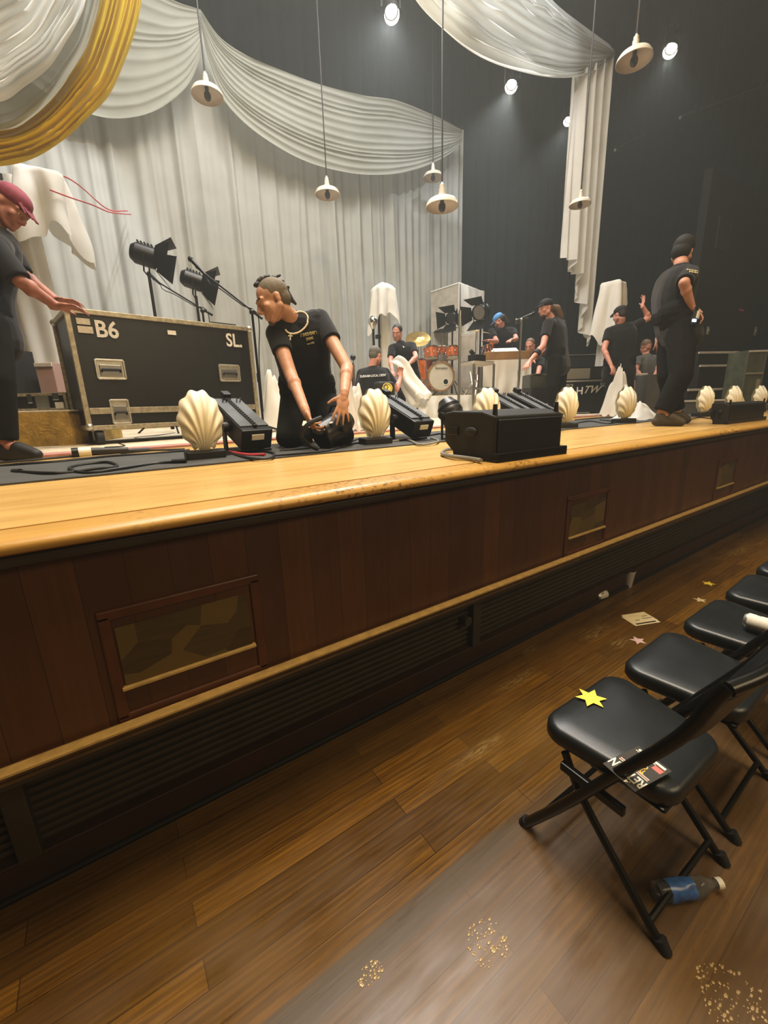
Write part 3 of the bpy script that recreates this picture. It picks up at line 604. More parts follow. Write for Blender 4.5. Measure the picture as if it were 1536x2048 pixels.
# ================================================================== SPEAKERS on the edge
def fill(label, w):
    t = thing('floor_speaker', label, 'speaker', group='low black speakers on the stage edge'); d = .46
    b = MB(); pr = [(0, .0), (0, .2), (.08, .22), (.27, .222), (.33, .215), (.33, .075), (.27, .03), (.27, 0)]
    n = len(pr); vs = [V((x, y, z)) for x in (0, w) for y, z in pr]; b.add(vs, [tuple(range(n)), tuple(range(2 * n - 1, n - 1, -1))] + [(i, i + n, (i + 1) % n + n, (i + 1) % n) for i in range(n)]); b.build('cabinet', 'amp_black', t, bevel=.008)
    b = MB(); b.box((w / 2, -.008, .105), (w - .03, .012, .16)); b.build('grille', 'black_plastic', t, bevel=.004)
    b = MB(); b.box((w / 2 + .012, .0, .021), (w + .03, .05, .042)); b.build('lip', 'black_metal', t, bevel=.004)
    b = MB(); b.ball((-.004, .14, .13), (.012, .04, .022)); b.build('hand_hole', 'black_rubber', t, smooth=True)
    b = MB(); b.box((-.005, .26, .13), (.012, .07, .04)); b.build('connector_plate', 'black_metal', t, bevel=.004)
    for x in (.02, w - .02):
        b = MB(); b.cyl((x, .02, .2), (x, .02, .25), .012, .009); b.build('peg', 'black_plastic', t, smooth=True)
    return t
p = onZ(987, 926); p1 = onZ(1118, 908); f0 = fill('low black speaker on the stage edge in the middle of the photo', (p1 - p).length); f0.location = p; f0.rotation_euler.z = math.atan2(p1.y - p.y, p1.x - p.x)
p = onZ(1452, 849); dup(f0, p, R(-2), 'low black speaker on the stage edge at the right side, past the standing person').scale = (1.9, .4, .85)
# ================================================================== FLIGHT CASES
def flight_case(label, pl, pr, zt, depth, lead, letters, wheels=True, group='black flight cases on the stage', handles=True, dims=True):
    """pl, pr: front top corners (world); lead: base clearance for castors"""
    v = V((pr.x - pl.x, pr.y - pl.y, 0)); L = v.length; a = math.atan2(v.y, v.x)
    t = thing('flight_case', label, 'flight case', (pl.x, pl.y, ZD), a, group); h = zt - ZD; c = lead
    b = MB(); b.box((L / 2, depth / 2, (h + c) / 2), (L - .01, depth - .01, h - c - .01)); b.build('shell', 'laminate', t)
    e = .038
    b = MB()
    for y in (0, depth):
        for z in (c + .012, h - .012): b.box((L / 2, y, z), (L, .03 if z > .5 * h else .026, e))
        for x in (0, L): b.box((x, y, (h + c) / 2), (e, .026, h - c))
    for x in (0, L):
        for z in (c + .012, h - .012): b.box((x, depth / 2, z), (.026, depth, e))
    ed = b.build('edge_rail', 'alu_worn', t, bevel=.004)
    for x in (0, L):
        for y in (0, depth):
            for z in (c + .02, h - .012):
                bb = MB(); bb.ball((x, y, z), .032, 10, 7); bb.build('corner_ball', 'alu', t, smooth=True)
    b = MB(); zl = c + .16 * (h - c)
    for dz in (0,): b.box((L / 2, -.004, zl), (L - .04, .014, .05))
    b.build('lid_seam', 'alu_worn', t, bevel=.003)
    def dish(x, z, w, hh, nm='handle_dish'):
        b = MB(); ins = .016
        for cc, dd in (((x, -.006, z + hh / 2), (w, .014, ins)), ((x, -.006, z - hh / 2), (w, .014, ins)), ((x - w / 2, -.006, z), (ins, .014, hh)), ((x + w / 2, -.006, z), (ins, .014, hh))): b.box(cc, dd)
        b.box((x, .002, z), (w, .01, hh)); o = b.build(nm, 'alu', t, bevel=.004)
        b = MB(); b.box((x, -.006, z - hh * .05), (w * .8, .012, hh * .62)); b.build('recess', 'steel', o, bevel=.006)
        b = MB(); b.tube([(x - w * .33, -.012, z - hh * .12), (x - w * .33, -.028, z - hh * .02), (x + w * .33, -.028, z - hh * .02), (x + w * .33, -.012, z - hh * .12)], .009, 8); b.build('grip', 'black_rubber', o)
    if handles:
        for x in (L * .15, L * .83): dish(x, c + .52 * (h - c), .2, .145)
        dish(L * .16, zl - .01, .13, .19, 'latch')
    if wheels:
        for x in (.06, L - .06):
            for y in (.07, depth - .07):
                b = MB(); b.cyl((x - .026, y - .03, .066), (x + .026, y - .03, .066), .066, n=20); b.cyl((x - .027, y - .03, .06), (x + .027, y - .03, .06), .02, n=12); w_ = b.build('castor', 'black_rubber', t, smooth=True, ang=35, bevel=.006)
                b = MB(); b.box((x, y, c - .008), (.1, .1, .014)); b.box((x - .036, y - .01, .09), (.006, .05, .08)); b.box((x + .036, y - .01, .09), (.006, .05, .08)); b.build('castor_fork', 'steel', w_, bevel=.002)
    for s, x, z, sz, m, xs, sh in letters: text_part(s, sz, m, T(x * L, -.008, c + z * (h - c)) @ RX(90), t, off=sz * .022, xs=xs, shear=sh)
    return t, L, h
ZT = 2.29
pl, pr = onZ(131, 616, ZT), onZ(497, 656, ZT)
fc, L, h = flight_case('big black flight case lettered B6 and SL, behind the first shell light', pl, pr, ZT, .62, .14, [('B6', .165, .85, .175, 'white_paint', .9, 0), ('SL.', .885, .85, .165, 'white_paint', .85, 0)])
b = MB(); b.box((.095, -.008, h - .085), (.09, .004, .045)); b.box((.1, -.008, h - .145), (.1, .004, .05)); b.build('tape_strip', 'tape', fc)
b = MB(); b.box((.5 * L, -.008, h - .11), (.07, .004, .035)); b.build('sticker', 'label_white', fc)
b = MB(); b.box((L * .85, .4, h + .012), (.2, .2, .02)); b.box((L * .9, .3, h + .04), (.26, .16, .05), RY(0)); o = b.build('wedge_stand', 'black_plastic', None, bevel=.004); o.parent = None
o.location = (fc.location.x, fc.location.y, ZD); o.rotation_euler.z = fc.rotation_euler.z; tag(o, 'flat black equipment tray lying on top of the big flight case', 'tray')
# ================================================================== PEOPLE
LENS = []
class PR:                                        # a soup of closed round shapes, fused into one skin
    def __init__(s): s.b = MB()
    def cap(s, a, b, ra, rb=None, n=14):
        rb = ra if rb is None else rb; a, b = V(a), V(b)
        if (b - a).length > 1e-4: s.b.cyl(a, b, ra, rb, n)
        s.b.ball(a, ra, n, 8); s.b.ball(b, rb, n, 8); return s
    def cone(s, a, b, ra, rb, n=16): s.b.cyl(a, b, ra, rb, n); return s
    def ell(s, c, r, m=None): s.b.ball(c, r, 16, 11, rot=m); return s
    def skin(s, name, m, voxel, base, parent=None, smooth=5, label=None):
        o = s.b.build('tmp', m)
        md = o.modifiers.new('r', 'REMESH'); md.mode = 'VOXEL'; md.voxel_size = voxel
        if smooth: md = o.modifiers.new('s', 'SMOOTH'); md.iterations = smooth; md.factor = .5
        dg = bpy.context.evaluated_depsgraph_get(); dg.update(); me = bpy.data.meshes.new_from_object(o.evaluated_get(dg))
        bpy.data.objects.remove(o); me.transform(MX.Translation(-V(base))); me.polygons.foreach_set('use_smooth', [True] * len(me.polygons)); me.name = name
        q = bpy.data.objects.new(name, me); COL.objects.link(q)
        if parent is not None: q.parent = parent
        else: q.location = base
        if label: q['label'] = label
        return q
def axes(f, u):
    f = V(f).normalized(); u = V(u); r = f.cross(u).normalized(); u = r.cross(f); return MX((r, f, u)).transposed()
def head_prims(p, c, A, s=1.):
    L = lambda x, y, z: c + A @ (V((x, y, z)) * s)
    E = lambda x, y, z, rx, ry, rz: p.ell(L(x, y, z), (rx * s, ry * s, rz * s), A)
    E(0, -.012, .035, .075, .095, .083); E(0, .03, -.03, .061, .062, .085); E(0, .066, -.098, .027, .024, .022)
    for k in (-1, 1):
        p.cap(L(k * .056, -.005, -.05), L(k * .02, .06, -.1), .026 * s, .02 * s); p.cap(L(k * .012, .087, .022), L(k * .045, .072, .022), .0135 * s, .012 * s)
        E(k * .043, .062, -.025, .024, .022, .022); E(k * .074, -.012, -.01, .009, .018, .028); E(k * .077, -.015, .004, .007, .015, .014)
        E(k * .011, .1, -.042, .009, .01, .008)
        E(k * .031, .078, .004, .013, .012, .009)
    p.cap(L(0, .088, .014), L(0, .113, -.034), .0095 * s, .0125 * s)
    p.cap(L(-.019, .085, -.065), L(.019, .085, -.065), .0075 * s); p.cap(L(-.016, .084, -.078), L(.016, .084, -.078), .0085 * s)
def hand_prims(p, wr, d, nrm, curl=35, spread=8, side=1, s=1., thumb=45, fr=.0088):
    """d along the hand, nrm out of the palm, side: +1/-1 which edge carries the thumb"""
    d = V(d).normalized(); nrm = V(nrm); nrm = (nrm - d * nrm.dot(d)).normalized(); w = d.cross(nrm) * side
    m = MX((w, d, nrm)).transposed()
    p.ell(wr + d * .05 * s, (.041 * s, .052 * s, .017 * s), m); p.cap(wr - d * .02, wr + d * .03 * s, .027 * s, .024 * s)
    for i, (off, ln) in enumerate(((.03, .95), (.0105, 1.06), (-.0095, 1.), (-.029, .8))):
        a = wr + (d * (.09 - .004 * abs(i - 1)) + w * off) * s; dr = (d + w * math.tan(R((1.4 - i) * spread))).normalized(); ax = w
        for seg, (sl_, cc) in enumerate(((.045, .55), (.028, 1.), (.022, .8))):
            q = MX.Rotation(R(curl * cc), 3, ax) @ dr
            if (q.dot(nrm)) < dr.dot(nrm) - 1e-6 and curl > 0: q = MX.Rotation(R(-curl * cc), 3, ax) @ dr
            dr = q; b = a + dr * sl_ * ln * s; p.cap(a, b, (fr + .0012 - seg * .001) * s, (fr + .0002 - seg * .001) * s, 10); a = b
    a = wr + (d * .022 + w * .026) * s; dr = (d * cos(R(thumb)) + w * sin(R(thumb)) + nrm * .25).normalized()
    b = a + dr * .045 * s; p.cap(a, b, .0155 * s, .011 * s, 10); dr = (dr + d * .35 + nrm * .2 * (curl > 20)).normalized(); c = b + dr * .033 * s; p.cap(b, c, .0105 * s, .0085 * s, 10)
def person(label, J, face, hup, base, skin='skin', shirt='tee_black', trousers='denim_black', shoe='shoe_black', vox=.008, s=1., sleeve=.55, girth=1., hands=None, hs=1., leg=1., hem=.0, feet=True, long_sleeve=False, ext=True):
    J = {k: V(v) for k, v in J.items()}; hands = hands or {}
    A = axes(face, hup); p = PR(); head_prims(p, J['head'], A, hs)
    hb = J['head'] + A @ V((0, -.03, -.06)) * hs
    p.cap(J['neck'], hb, .058 * s, .05 * s)
    ax = (J['shR'] - J['shL']); ax.normalize(); hx = (J['hipR'] - J['hipL']).normalized()
    top = (J['shR'] + J['shL']) / 2; pel = (J['hipR'] + J['hipL']) / 2
    fwd_ = ax.cross((top - pel).normalized())
    bend = J.get('chest'); mid = bend if bend is not None else (top + pel) / 2
    def torso(q, k, lo=0.):
        W = (.105, .1, .1, .115, .125, .115); D = (.115, .11, .108, .112, .112, .085)
        for i in range(23):
            t = i / 22
            if t < lo: continue
            c = pel * (1 - t) ** 2 + mid * 2 * t * (1 - t) + top * t * t if bend is not None else pel.lerp(top, t)
            a = hx.lerp(ax, t).normalized(); f = t * 5; j = min(4, int(f)); fr = f - j
            w = (W[j] + (W[j + 1] - W[j]) * fr) * s * girth; r = (D[j] + (D[j + 1] - D[j]) * fr) * s * girth + k
            if t > .9: c = c - (top - pel).normalized() * .03
            q.cap(c - a * w * .62, c + a * w * .62, r)
        q.cap(J['shL'].lerp(top, .25), J['shR'].lerp(top, .25), .06 * s + k); q.cap(J['neck'].lerp(top, .7), top, .075 * s + k)
    torso(p, 0)
    for S in 'LR':
        p.cap(J['sh' + S], J['el' + S], .052 * s, .041 * s); p.cap(J['el' + S], J['wr' + S], .042 * s, .028 * s)
        m_ = J['el' + S].lerp(J['wr' + S], .28); p.ell(m_, (.043 * s, .043 * s, .05 * s))
        h = hands.get(S, {}); dd = h.get('d', (J['wr' + S] - J['el' + S])); hand_prims(p, J['wr' + S], dd, h.get('n', V((0, 0, -1))), h.get('curl', 30), h.get('spread', 8), h.get('side', 1 if S == 'L' else -1), s * .98, h.get('thumb', 45), h.get('fr', .0088))
        p.cap(J['hip' + S], J['kn' + S], .085 * s, .057 * s); p.cap(J['kn' + S], J['an' + S], .056 * s, .04 * s)
        if feet: p.cap(J['an' + S], J['toe' + S], .038 * s, .028 * s)
        LENS.append((label[:24], S, [round((J[a + S] - J[b + S]).length, 2) for a, b in (('sh', 'el'), ('el', 'wr'), ('hip', 'kn'), ('kn', 'an'))]))
    LENS.append((label[:24], 'torso', round((top - pel).length, 2), 'shw', round((J['shR'] - J['shL']).length, 2), 'neck-head', round((J['head'] - J['neck']).length, 2)))
    body = p.skin('person', skin, vox, base); tag(body, label, 'person')
    # eyes
    for k in (-1, 1):
        e = MB(); e.ball(J['head'] + A @ V((k * .031, .0775, .003)) * hs - V(base), .0105 * hs, 10, 8); e.build('eye', 'label_white', body, smooth=True)
        e2 = MB(); e2.ball(J['head'] + A @ V((k * .031, .0848, .002)) * hs - V(base), .0052 * hs, 8, 6); e2.build('iris', 'hair_dark', body, smooth=True)
        e3 = PR(); e3.cap(J['head'] + A @ V((k * .014, .094, .027)) * hs, J['head'] + A @ V((k * .046, .08, .028)) * hs, .006 * hs); e3.skin('eyebrow', 'hair_dark', .004, base, body, 2)
    q = PR(); torso(q, .018)
    for k_ in ((.03, .06, .09) if ext else ()):
        c = pel - (mid - pel).normalized() * k_; q.cap(c - hx * .09 * s * girth, c + hx * .09 * s * girth, .13 * s * girth)
    for S in 'LR':
        a, b = J['sh' + S], J['el' + S]; e = a.lerp(b, 1. if long_sleeve else sleeve); q.ell(a, (.07 * s,) * 3); q.cone(a, e, .069 * s, .066 * s if not long_sleeve else .055 * s)
        if long_sleeve: q.cap(b, J['wr' + S].lerp(b, .35), .052 * s, .045 * s)
    sh_ = q.skin('shirt', shirt, vox * 1.1, base, body, 4)
    q = PR(); torsoP = [(pel + (mid - pel).normalized() * k_) for k_ in (-.03, .06, .12)]
    for c in torsoP: q.cap(c - hx * .085 * s * girth, c + hx * .085 * s * girth, .125 * s * girth)
    for S in 'LR':
        e = J['kn' + S].lerp(J['an' + S], .93); q.cap(J['hip' + S], J['kn' + S], .1 * s * leg, .073 * s * leg); q.cone(J['kn' + S], e, .073 * s * leg, .062 * s * leg)
    q.skin('trousers', trousers, vox * 1.1, base, body, 4)
    if feet:
        for S in 'LR':
            a, b = J['an' + S], J['toe' + S]; d = (b - a); dz = V((d.x, d.y, 0)).normalized() if V((d.x, d.y, 0)).length > .01 else V((0, 0, 0)); q = PR(); heel = V((a.x, a.y, b.z)) - dz * .03
            q.cap(a - V((0, 0, .02)), a - V((0, 0, .05)), .048 * s, .05 * s); q.cap(heel + V((0, 0, .008)), b, .042 * s, .036 * s); q.cap(a.lerp(b, .45), b, .046 * s, .036 * s); q.skin('shoe', shoe, .009, base, body, 4)
    return body, A, (lambda x, y, z: J['head'] + A @ V((x, y, z)) * hs)
def hairpiece(body, base, L, A, items, m, name='hair', vox=.007, hs=1., smooth=3, label=None):
    p = PR()
    for it in items:
        if it[0] == 'e': p.ell(L(*it[1]), tuple(r * hs for r in it[2]), A)
        else: p.cap(L(*it[1]), L(*it[2]), it[3] * hs, it[4] * hs)
    return p.skin(name, m, vox, base, body, smooth, label)
CAPH = [('e', (0, -.014, .058), (.083, .104, .072))]
BUZZ = [('e', (0, -.022, .042), (.0785, .0965, .085)), ('e', (0, -.05, 0), (.066, .062, .07))]
def capbrim(body, base, L, A, m, dirv=1, name='cap', hs=1., down=0.):
    p = PR(); p.ell(L(0, -.014, .06), tuple(r * hs for r in (.085, .106, .07)), A)
    for i in range(5):
        x = (i - 2) * .026; p.cap(L(x, dirv * .075, .048), L(x * .95, dirv * (.165 - .01 * (i - 2) ** 2), .034 - down), .009 * hs, .007 * hs)
    return p.skin(name, m, .006, base, body, 3)
# ---- kneeling person with the spotlight
D_ = .02
J = dict(head=at(546, 602, 2.6), neck=at(592, 646, 2.74), shR=at(553, 668, 2.70), elR=at(581, 748, 2.62), wrR=at(611, 822, 2.45), shL=at(640, 640, 2.84), elL=at(694, 736, 2.68), wrL=at(688, 790, 2.5),
         chest=at(606, 705, 2.92), hipR=at(588, 800, 3.08), hipL=at(648, 800, 3.12), knR=at(574, 868, 2.72), knL=at(686, 866, 2.74), anR=at(612, 868, 3.1), anL=at(668, 866, 3.12), toeR=at(612, 868, 3.28), toeL=at(668, 866, 3.28))
for k in ('knR', 'knL'): J[k].z = ZD + .075
for k in ('anR', 'anL'): J[k].z = ZD + .07
for k in ('toeR', 'toeL'): J[k].z = ZD + .045
base = V((J['hipR'].x, J['hipR'].y, ZD))
cam_l, cam_t = -RT, -FWD
face = (-RT * .9 - UPC * .58 - FWD * .36)
kb, A, L = person('person with cropped mohawk and pearl necklace kneeling over a black spotlight can', J, face, V((0, 0, 1)) - RT * .35, base, skin='skin_tan', vox=.0055, hs=1.04, s=1.0, sleeve=.45, leg=1.02, ext=False,
    hands=dict(R=dict(d=-UPC * .8 + RT * .35 - FWD * .2, n=FWD * .2 + RT * .9, curl=42, side=-1), L=dict(d=-UPC * .95 - FWD * .1 - RT * .12, n=FWD * .9 - RT * .2, curl=10, spread=11, side=-1, thumb=62)))
hairpiece(kb, base, L, A, BUZZ, 'hair_buzz', 'cropped_hair', .006, 1.04)
mo = [('e', (0, y, z), (.02, .026, .015)) for y, z in ((.04, .112), (.01, .128), (-.03, .13), (-.068, .112), (-.098, .08), (-.112, .04))] + [('c', (0, -.07, .118), (.012, -.12, .12), .013, .008), ('c', (0, -.104, .03), (0, -.11, -.03), .02, .016), ('c', (0, -.11, -.03), (0, -.122, -.06), .015, .009), ('c', (-.01, .02, .125), (-.012, .0, .136), .011, .009), ('c', (.01, -.02, .128), (.0, -.05, .138), .012, .009), ('c', (.0, .05, .112), (.008, .04, .124), .011, .009)]
hairpiece(kb, base, L, A, mo, 'hair_dark', 'mohawk', .005, 1.04)
hairpiece(kb, base, L, A, [('e', (0, .07, -.105), (.026, .022, .02)), ('c', (-.014, .058, -.108), (.014, .058, -.108), .014, .014)], 'hair_buzz', 'chin_beard', .005, 1.04)
# necklace round the neck base and pendant cross
nk = J['neck']; cn = (J['shR'] + J['shL']) / 2; upn = (J['head'] - J['neck']).normalized()
m_ = frame((upn * .7 - FWD * .6).normalized()); ring = [nk + upn * .0 + m_ @ V((.088 * cos(a), .079 * sin(a), 0)) for a in [2 * pi * i / 60 for i in range(60)]]
bpy.context.view_layer.update()
for i, q in enumerate(ring):                     # rest the beads on the cloth where they would sink into it
    dr = (q - CAMP).normalized()
    for o_ in [kb] + list(kb.children):
        if o_.name.split('.')[0] not in ('person', 'shirt'): continue
        ok, lo_, no_, _ = o_.ray_cast(CAMP - base, dr)
        if ok and (lo_ + base - CAMP).length < (ring[i] - CAMP).length and (lo_ + base - q).length < .12: ring[i] = lo_ + base + no_ * .004
b = MB()
for q in ring: b.ball(q - base, .0064, 8, 6)
b.build('pearl_necklace', 'pearl', kb, smooth=True)
lo = min(ring, key=lambda q: q.dot(UPC)); cc = lo - UPC * .035 - FWD * .035
b = MB(); Mx = m4(MX((RT, UPC, -FWD)).transposed(), cc - base); b.box((0, 0, 0), (.008, .044, .006), Mx); b.box((0, .006, 0), (.028, .008, .006), Mx); b.build('cross_pendant', 'tape', kb, bevel=.001)
# chest print
def on_body(o, src, dr):                        # first hit on an object's mesh along a ray, object space
    dg = bpy.context.evaluated_depsgraph_get(); ok, loc, nor, _ = o.ray_cast(src, dr); return (loc, nor) if ok else None
def decal(o, base_, px, py, word, size, m, rot=0., xs=1., name='shirt_print', rows=None):
    src = CAMP - V(base_); h = on_body(o, src, ray(px, py).normalized())
    if not h: print('decal miss', word); return
    loc, nor = h; 
    for i, (wd, sz, mm) in enumerate(rows or [(word, size, m)]):
        x = RT * cos(R(rot)) + UPC * sin(R(rot)); z = nor.normalized(); x = (x - z * x.dot(z)).normalized(); y = z.cross(x)
        text_part(wd, sz, mm, m4(MX((x, y, z)).transposed(), loc + z * .004 - y * i * size * .95), o, name=name, ext=.003, off=sz * .01, xs=xs)
shirt = [c for c in kb.children if c.name.startswith('shirt')][0]
bpy.context.view_layer.update()
decal(shirt, base, 617, 668, '', .03, 'print_gold', 8, 1., rows=[('\u2229MIMM\u2229', .03, 'print_gold'), ('IMMI', .026, 'print_gold'), ('ww.MM', .016, 'print_gold')])
# ---- person in the maroon cap pushing the case
J = dict(head=at(22, 415, 2.62), neck=at(-18, 470, 2.62), shR=at(-8, 500, 2.42), elR=at(40, 562, 2.45), wrR=at(112, 612, 2.62), shL=at(8, 478, 2.85), elL=at(45, 548, 2.86), wrL=at(112, 600, 2.86),
         chest=at(-40, 570, 2.62), hipR=at(-22, 655, 2.5), hipL=at(-12, 650, 2.75), knR=at(-2, 760, 2.45), knL=at(-60, 775, 2.75), anR=at(8, 880, 2.5), anL=at(-95, 880, 2.72), toeR=at(72, 908, 2.5), toeL=at(-40, 898, 2.72))
for k, z in (('anR', .1), ('anL', .1), ('toeR', .035), ('toeL', .035)): J[k].z = ZD + z
base = V((J['anR'].x, J['anR'].y, ZD))
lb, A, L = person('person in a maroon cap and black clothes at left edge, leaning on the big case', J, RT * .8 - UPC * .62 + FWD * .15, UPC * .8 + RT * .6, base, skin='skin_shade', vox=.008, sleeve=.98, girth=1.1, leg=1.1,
    hands=dict(R=dict(d=RT * .9 + UPC * .05 + FWD * .2, n=-UPC, curl=18, side=1), L=dict(d=RT * .9 + UPC * .0 + FWD * .2, n=-UPC, curl=15, side=-1)))
capbrim(lb, base, L, A, 'cap_maroon', 1, 'cap', 1., .01)
hairpiece(lb, base, L, A, [('e', (0, -.06, -.01), (.066, .05, .06))], 'hair_dark')
# ---- crouching crew member, back to us
def stand(px, py, d): p = at(px, py, d); return V((p.x, p.y, ZD))
J = dict(head=at(751, 712, 5.6), neck=at(744, 736, 5.6), shL=at(723, 748, 5.6), shR=at(771, 746, 5.62), elL=at(716, 795, 5.7), wrL=at(730, 815, 5.95), elR=at(793, 778, 5.7), wrR=at(801, 755, 5.85),
         hipL=at(733, 822, 5.6), hipR=at(765, 822, 5.62), knL=at(722, 815, 5.98), knR=at(775, 812, 5.98), anL=at(735, 838, 5.75), anR=at(765, 838, 5.75), toeL=at(735, 842, 5.95), toeR=at(765, 842, 5.95))
for k in ('anL', 'anR'): J[k].z = ZD + .1
for k in ('toeL', 'toeR'): J[k].z = ZD + .035
for k in ('hipL', 'hipR'): J[k].z = ZD + .24
for k in ('knL', 'knR'): J[k].z = ZD + .38
base = stand(750, 840, 5.6)
cb, A, L = person('person crouching with back turned, black crew tee lettered across the shoulders', J, FWD * .8 + RT * .55 - UPC * .1, V((0, 0, 1)), base, skin='skin_pink', vox=.009, sleeve=.7, girth=1.12, ext=False, hands=dict(R=dict(d=UPC, n=-FWD, curl=45)))
hairpiece(cb, base, L, A, BUZZ, 'hair_grey', 'cropped_hair', .008)
bpy.context.view_layer.update()
sh_ = [c for c in cb.children if c.name.startswith('shirt')][0]
decal(sh_, base, 746, 752, 'DURHAM LOCAL CREW', .044, 'print_white', 5, .72)
p_ = at(779, 776, 5.35)
# ---- person with white cloth beside the drums
J = dict(head=at(794, 665, 6.5), neck=at(799, 686, 6.6), shR=at(784, 697, 6.5), shL=at(825, 692, 6.65), elR=at(781, 724, 6.4), wrR=at(785, 742, 6.3), elL=at(832, 714, 6.45), wrL=at(812, 733, 6.25),
         hipR=at(806, 745, 6.75), hipL=at(826, 744, 6.8), knR=at(803, 788, 6.6), knL=at(827, 788, 6.65), anR=at(806, 828, 6.8), anL=at(830, 828, 6.85), toeR=at(800, 838, 6.65), toeL=at(826, 838, 6.7))
for k, z in (('anR', .1), ('anL', .1), ('toeR', .035), ('toeL', .035)): J[k].z = ZD + z
base = stand(815, 835, 6.7)
wb, A, L = person('person in a black polo bending over a bundle of white cloth by the drums', J, -FWD * .75 - UPC * .55 - RT * .3, V((0, 0, 1)) - FWD * .3, base, skin='skin_pink', vox=.009, s=.92, hs=.98, sleeve=.65)
hairpiece(wb, base, L, A, [('e', (0, -.025, .04), (.08, .1, .085)), ('c', (0, -.1, 0), (.03, -.16, -.06), .04, .03), ('c', (.03, -.16, -.06), (.05, -.17, -.17), .03, .018)], 'hair_dark', 'tied_hair', .008)
sh_ = [c for c in wb.children if c.name.startswith('shirt')][0]
bpy.context.view_layer.update(); decal(sh_, base, 807, 694, 'v', .06, 'label_white', 0)
# ---- person with the blue cap behind the drums
J = dict(head=at(998, 641, 7.9), neck=at(1003, 655, 7.95), shL=at(983, 664, 7.9), shR=at(1026, 662, 8.1), elL=at(994, 683, 7.75), wrL=at(976, 681, 7.6), elR=at(1033, 678, 7.9), wrR=at(1022, 680, 7.65),
         hipL=at(996, 715, 8.2), hipR=at(1020, 715, 8.25), knL=at(994, 760, 8.1), knR=at(1018, 760, 8.15), anL=at(996, 800, 8.3), anR=at(1020, 800, 8.3), toeL=at(992, 805, 8.1), toeR=at(1016, 805, 8.1))
for k, z in (('anR', .1), ('anL', .1), ('toeR', .035), ('toeL', .035)): J[k].z = ZD + z
base = stand(1008, 800, 8.25)
bb_, A, L = person('person in a bright blue cap bending over the drum kit, dark long hair', J, -RT * .75 + FWD * .3 - UPC * .6, V((0, 0, 1)), base, vox=.01, sleeve=.6, skin='skin_pink')
capbrim(bb_, base, L, A, 'cap_blue'); hairpiece(bb_, base, L, A, [('e', (0, -.04, 0), (.085, .09, .09)), ('c', (0, -.08, 0), (.02, -.09, -.14), .06, .045)], 'hair_dark', 'long_hair', .01)
# ---- person crouching behind the keyboard table
J = dict(head=at(1060, 692, 7.2), neck=at(1066, 712, 7.3), shL=at(1052, 722, 7.3), shR=at(1082, 722, 7.35), elL=at(1050, 745, 7.2), wrL=at(1058, 765, 7.1), elR=at(1076, 748, 7.15), wrR=at(1066, 768, 7.05),
         hipL=at(1060, 780, 7.6), hipR=at(1082, 780, 7.6), knL=at(1056, 790, 7.2), knR=at(1080, 790, 7.2), anL=at(1060, 815, 7.5), anR=at(1082, 815, 7.5), toeL=at(1058, 820, 7.3), toeR=at(1080, 820, 7.3))
for k, z in (('anR', .1), ('anL', .1), ('toeR', .035), ('toeL', .035)): J[k].z = ZD + z
base = stand(1070, 815, 7.5)
b6, A, L = person('person crouching behind the draped keyboard table, head and bare forearms showing', J, -FWD * .6 - RT * .5 - UPC * .5, V((0, 0, 1)), base, vox=.01, sleeve=.5, skin='skin_pink')
hairpiece(b6, base, L, A, BUZZ, 'hair_brown', 'short_hair', .008)
# ---- person with black cap and ponytail
J = dict(head=at(1091, 617, 5.9), neck=at(1104, 640, 5.95), shR=at(1096, 648, 5.75), shL=at(1122, 648, 6.2), elR=at(1086, 692, 5.6), wrR=at(1060, 722, 5.45), elL=at(1098, 694, 6.1), wrL=at(1066, 720, 5.9),
         hipR=at(1110, 722, 5.85), hipL=at(1122, 722, 6.1), knR=at(1105, 772, 5.8), knL=at(1120, 772, 6.05), anR=at(1108, 826, 5.9), anL=at(1122, 826, 6.15), toeR=at(1096, 834, 5.8), toeL=at(1110, 832, 6.05))
for k, z in (('anR', .1), ('anL', .1), ('toeR', .035), ('toeL', .035)): J[k].z = ZD + z
base = stand(1115, 830, 6.)
b7, A, L = person('person in a black cap with beard and long brown ponytail, beside the draped keyboard table', J, -RT * .9 - FWD * .25 - UPC * .25, V((0, 0, 1)), base, vox=.009, sleeve=.62, skin='skin_pink', girth=1.08, leg=1.1)
capbrim(b7, base, L, A, 'cap_black'); hairpiece(b7, base, L, A, [('e', (0, -.05, -.01), (.07, .06, .07)), ('c', (0, -.1, .0), (.0, -.19, -.03), .045, .06), ('c', (.0, -.19, -.03), (.0, -.24, -.14), .06, .055), ('c', (.0, -.24, -.14), (.0, -.24, -.24), .05, .03)], 'hair_brown', 'ponytail', .008)
hairpiece(b7, base, L, A, [('e', (0, .055, -.1), (.045, .04, .04)), ('c', (-.05, .01, -.06), (0, .07, -.11), .022, .03), ('c', (.05, .01, -.06), (0, .07, -.11), .022, .03)], 'hair_dark', 'beard', .007)
q = J['wrR'].lerp(J['elR'], .5); d_ = (J['elR'] - J['wrR']).normalized(); b = MB(); b.cyl(q - d_ * .03 - base, q + d_ * .03 - base, .052, n=16); b.build('wrist_band', 'black_rubber', b7, smooth=True)
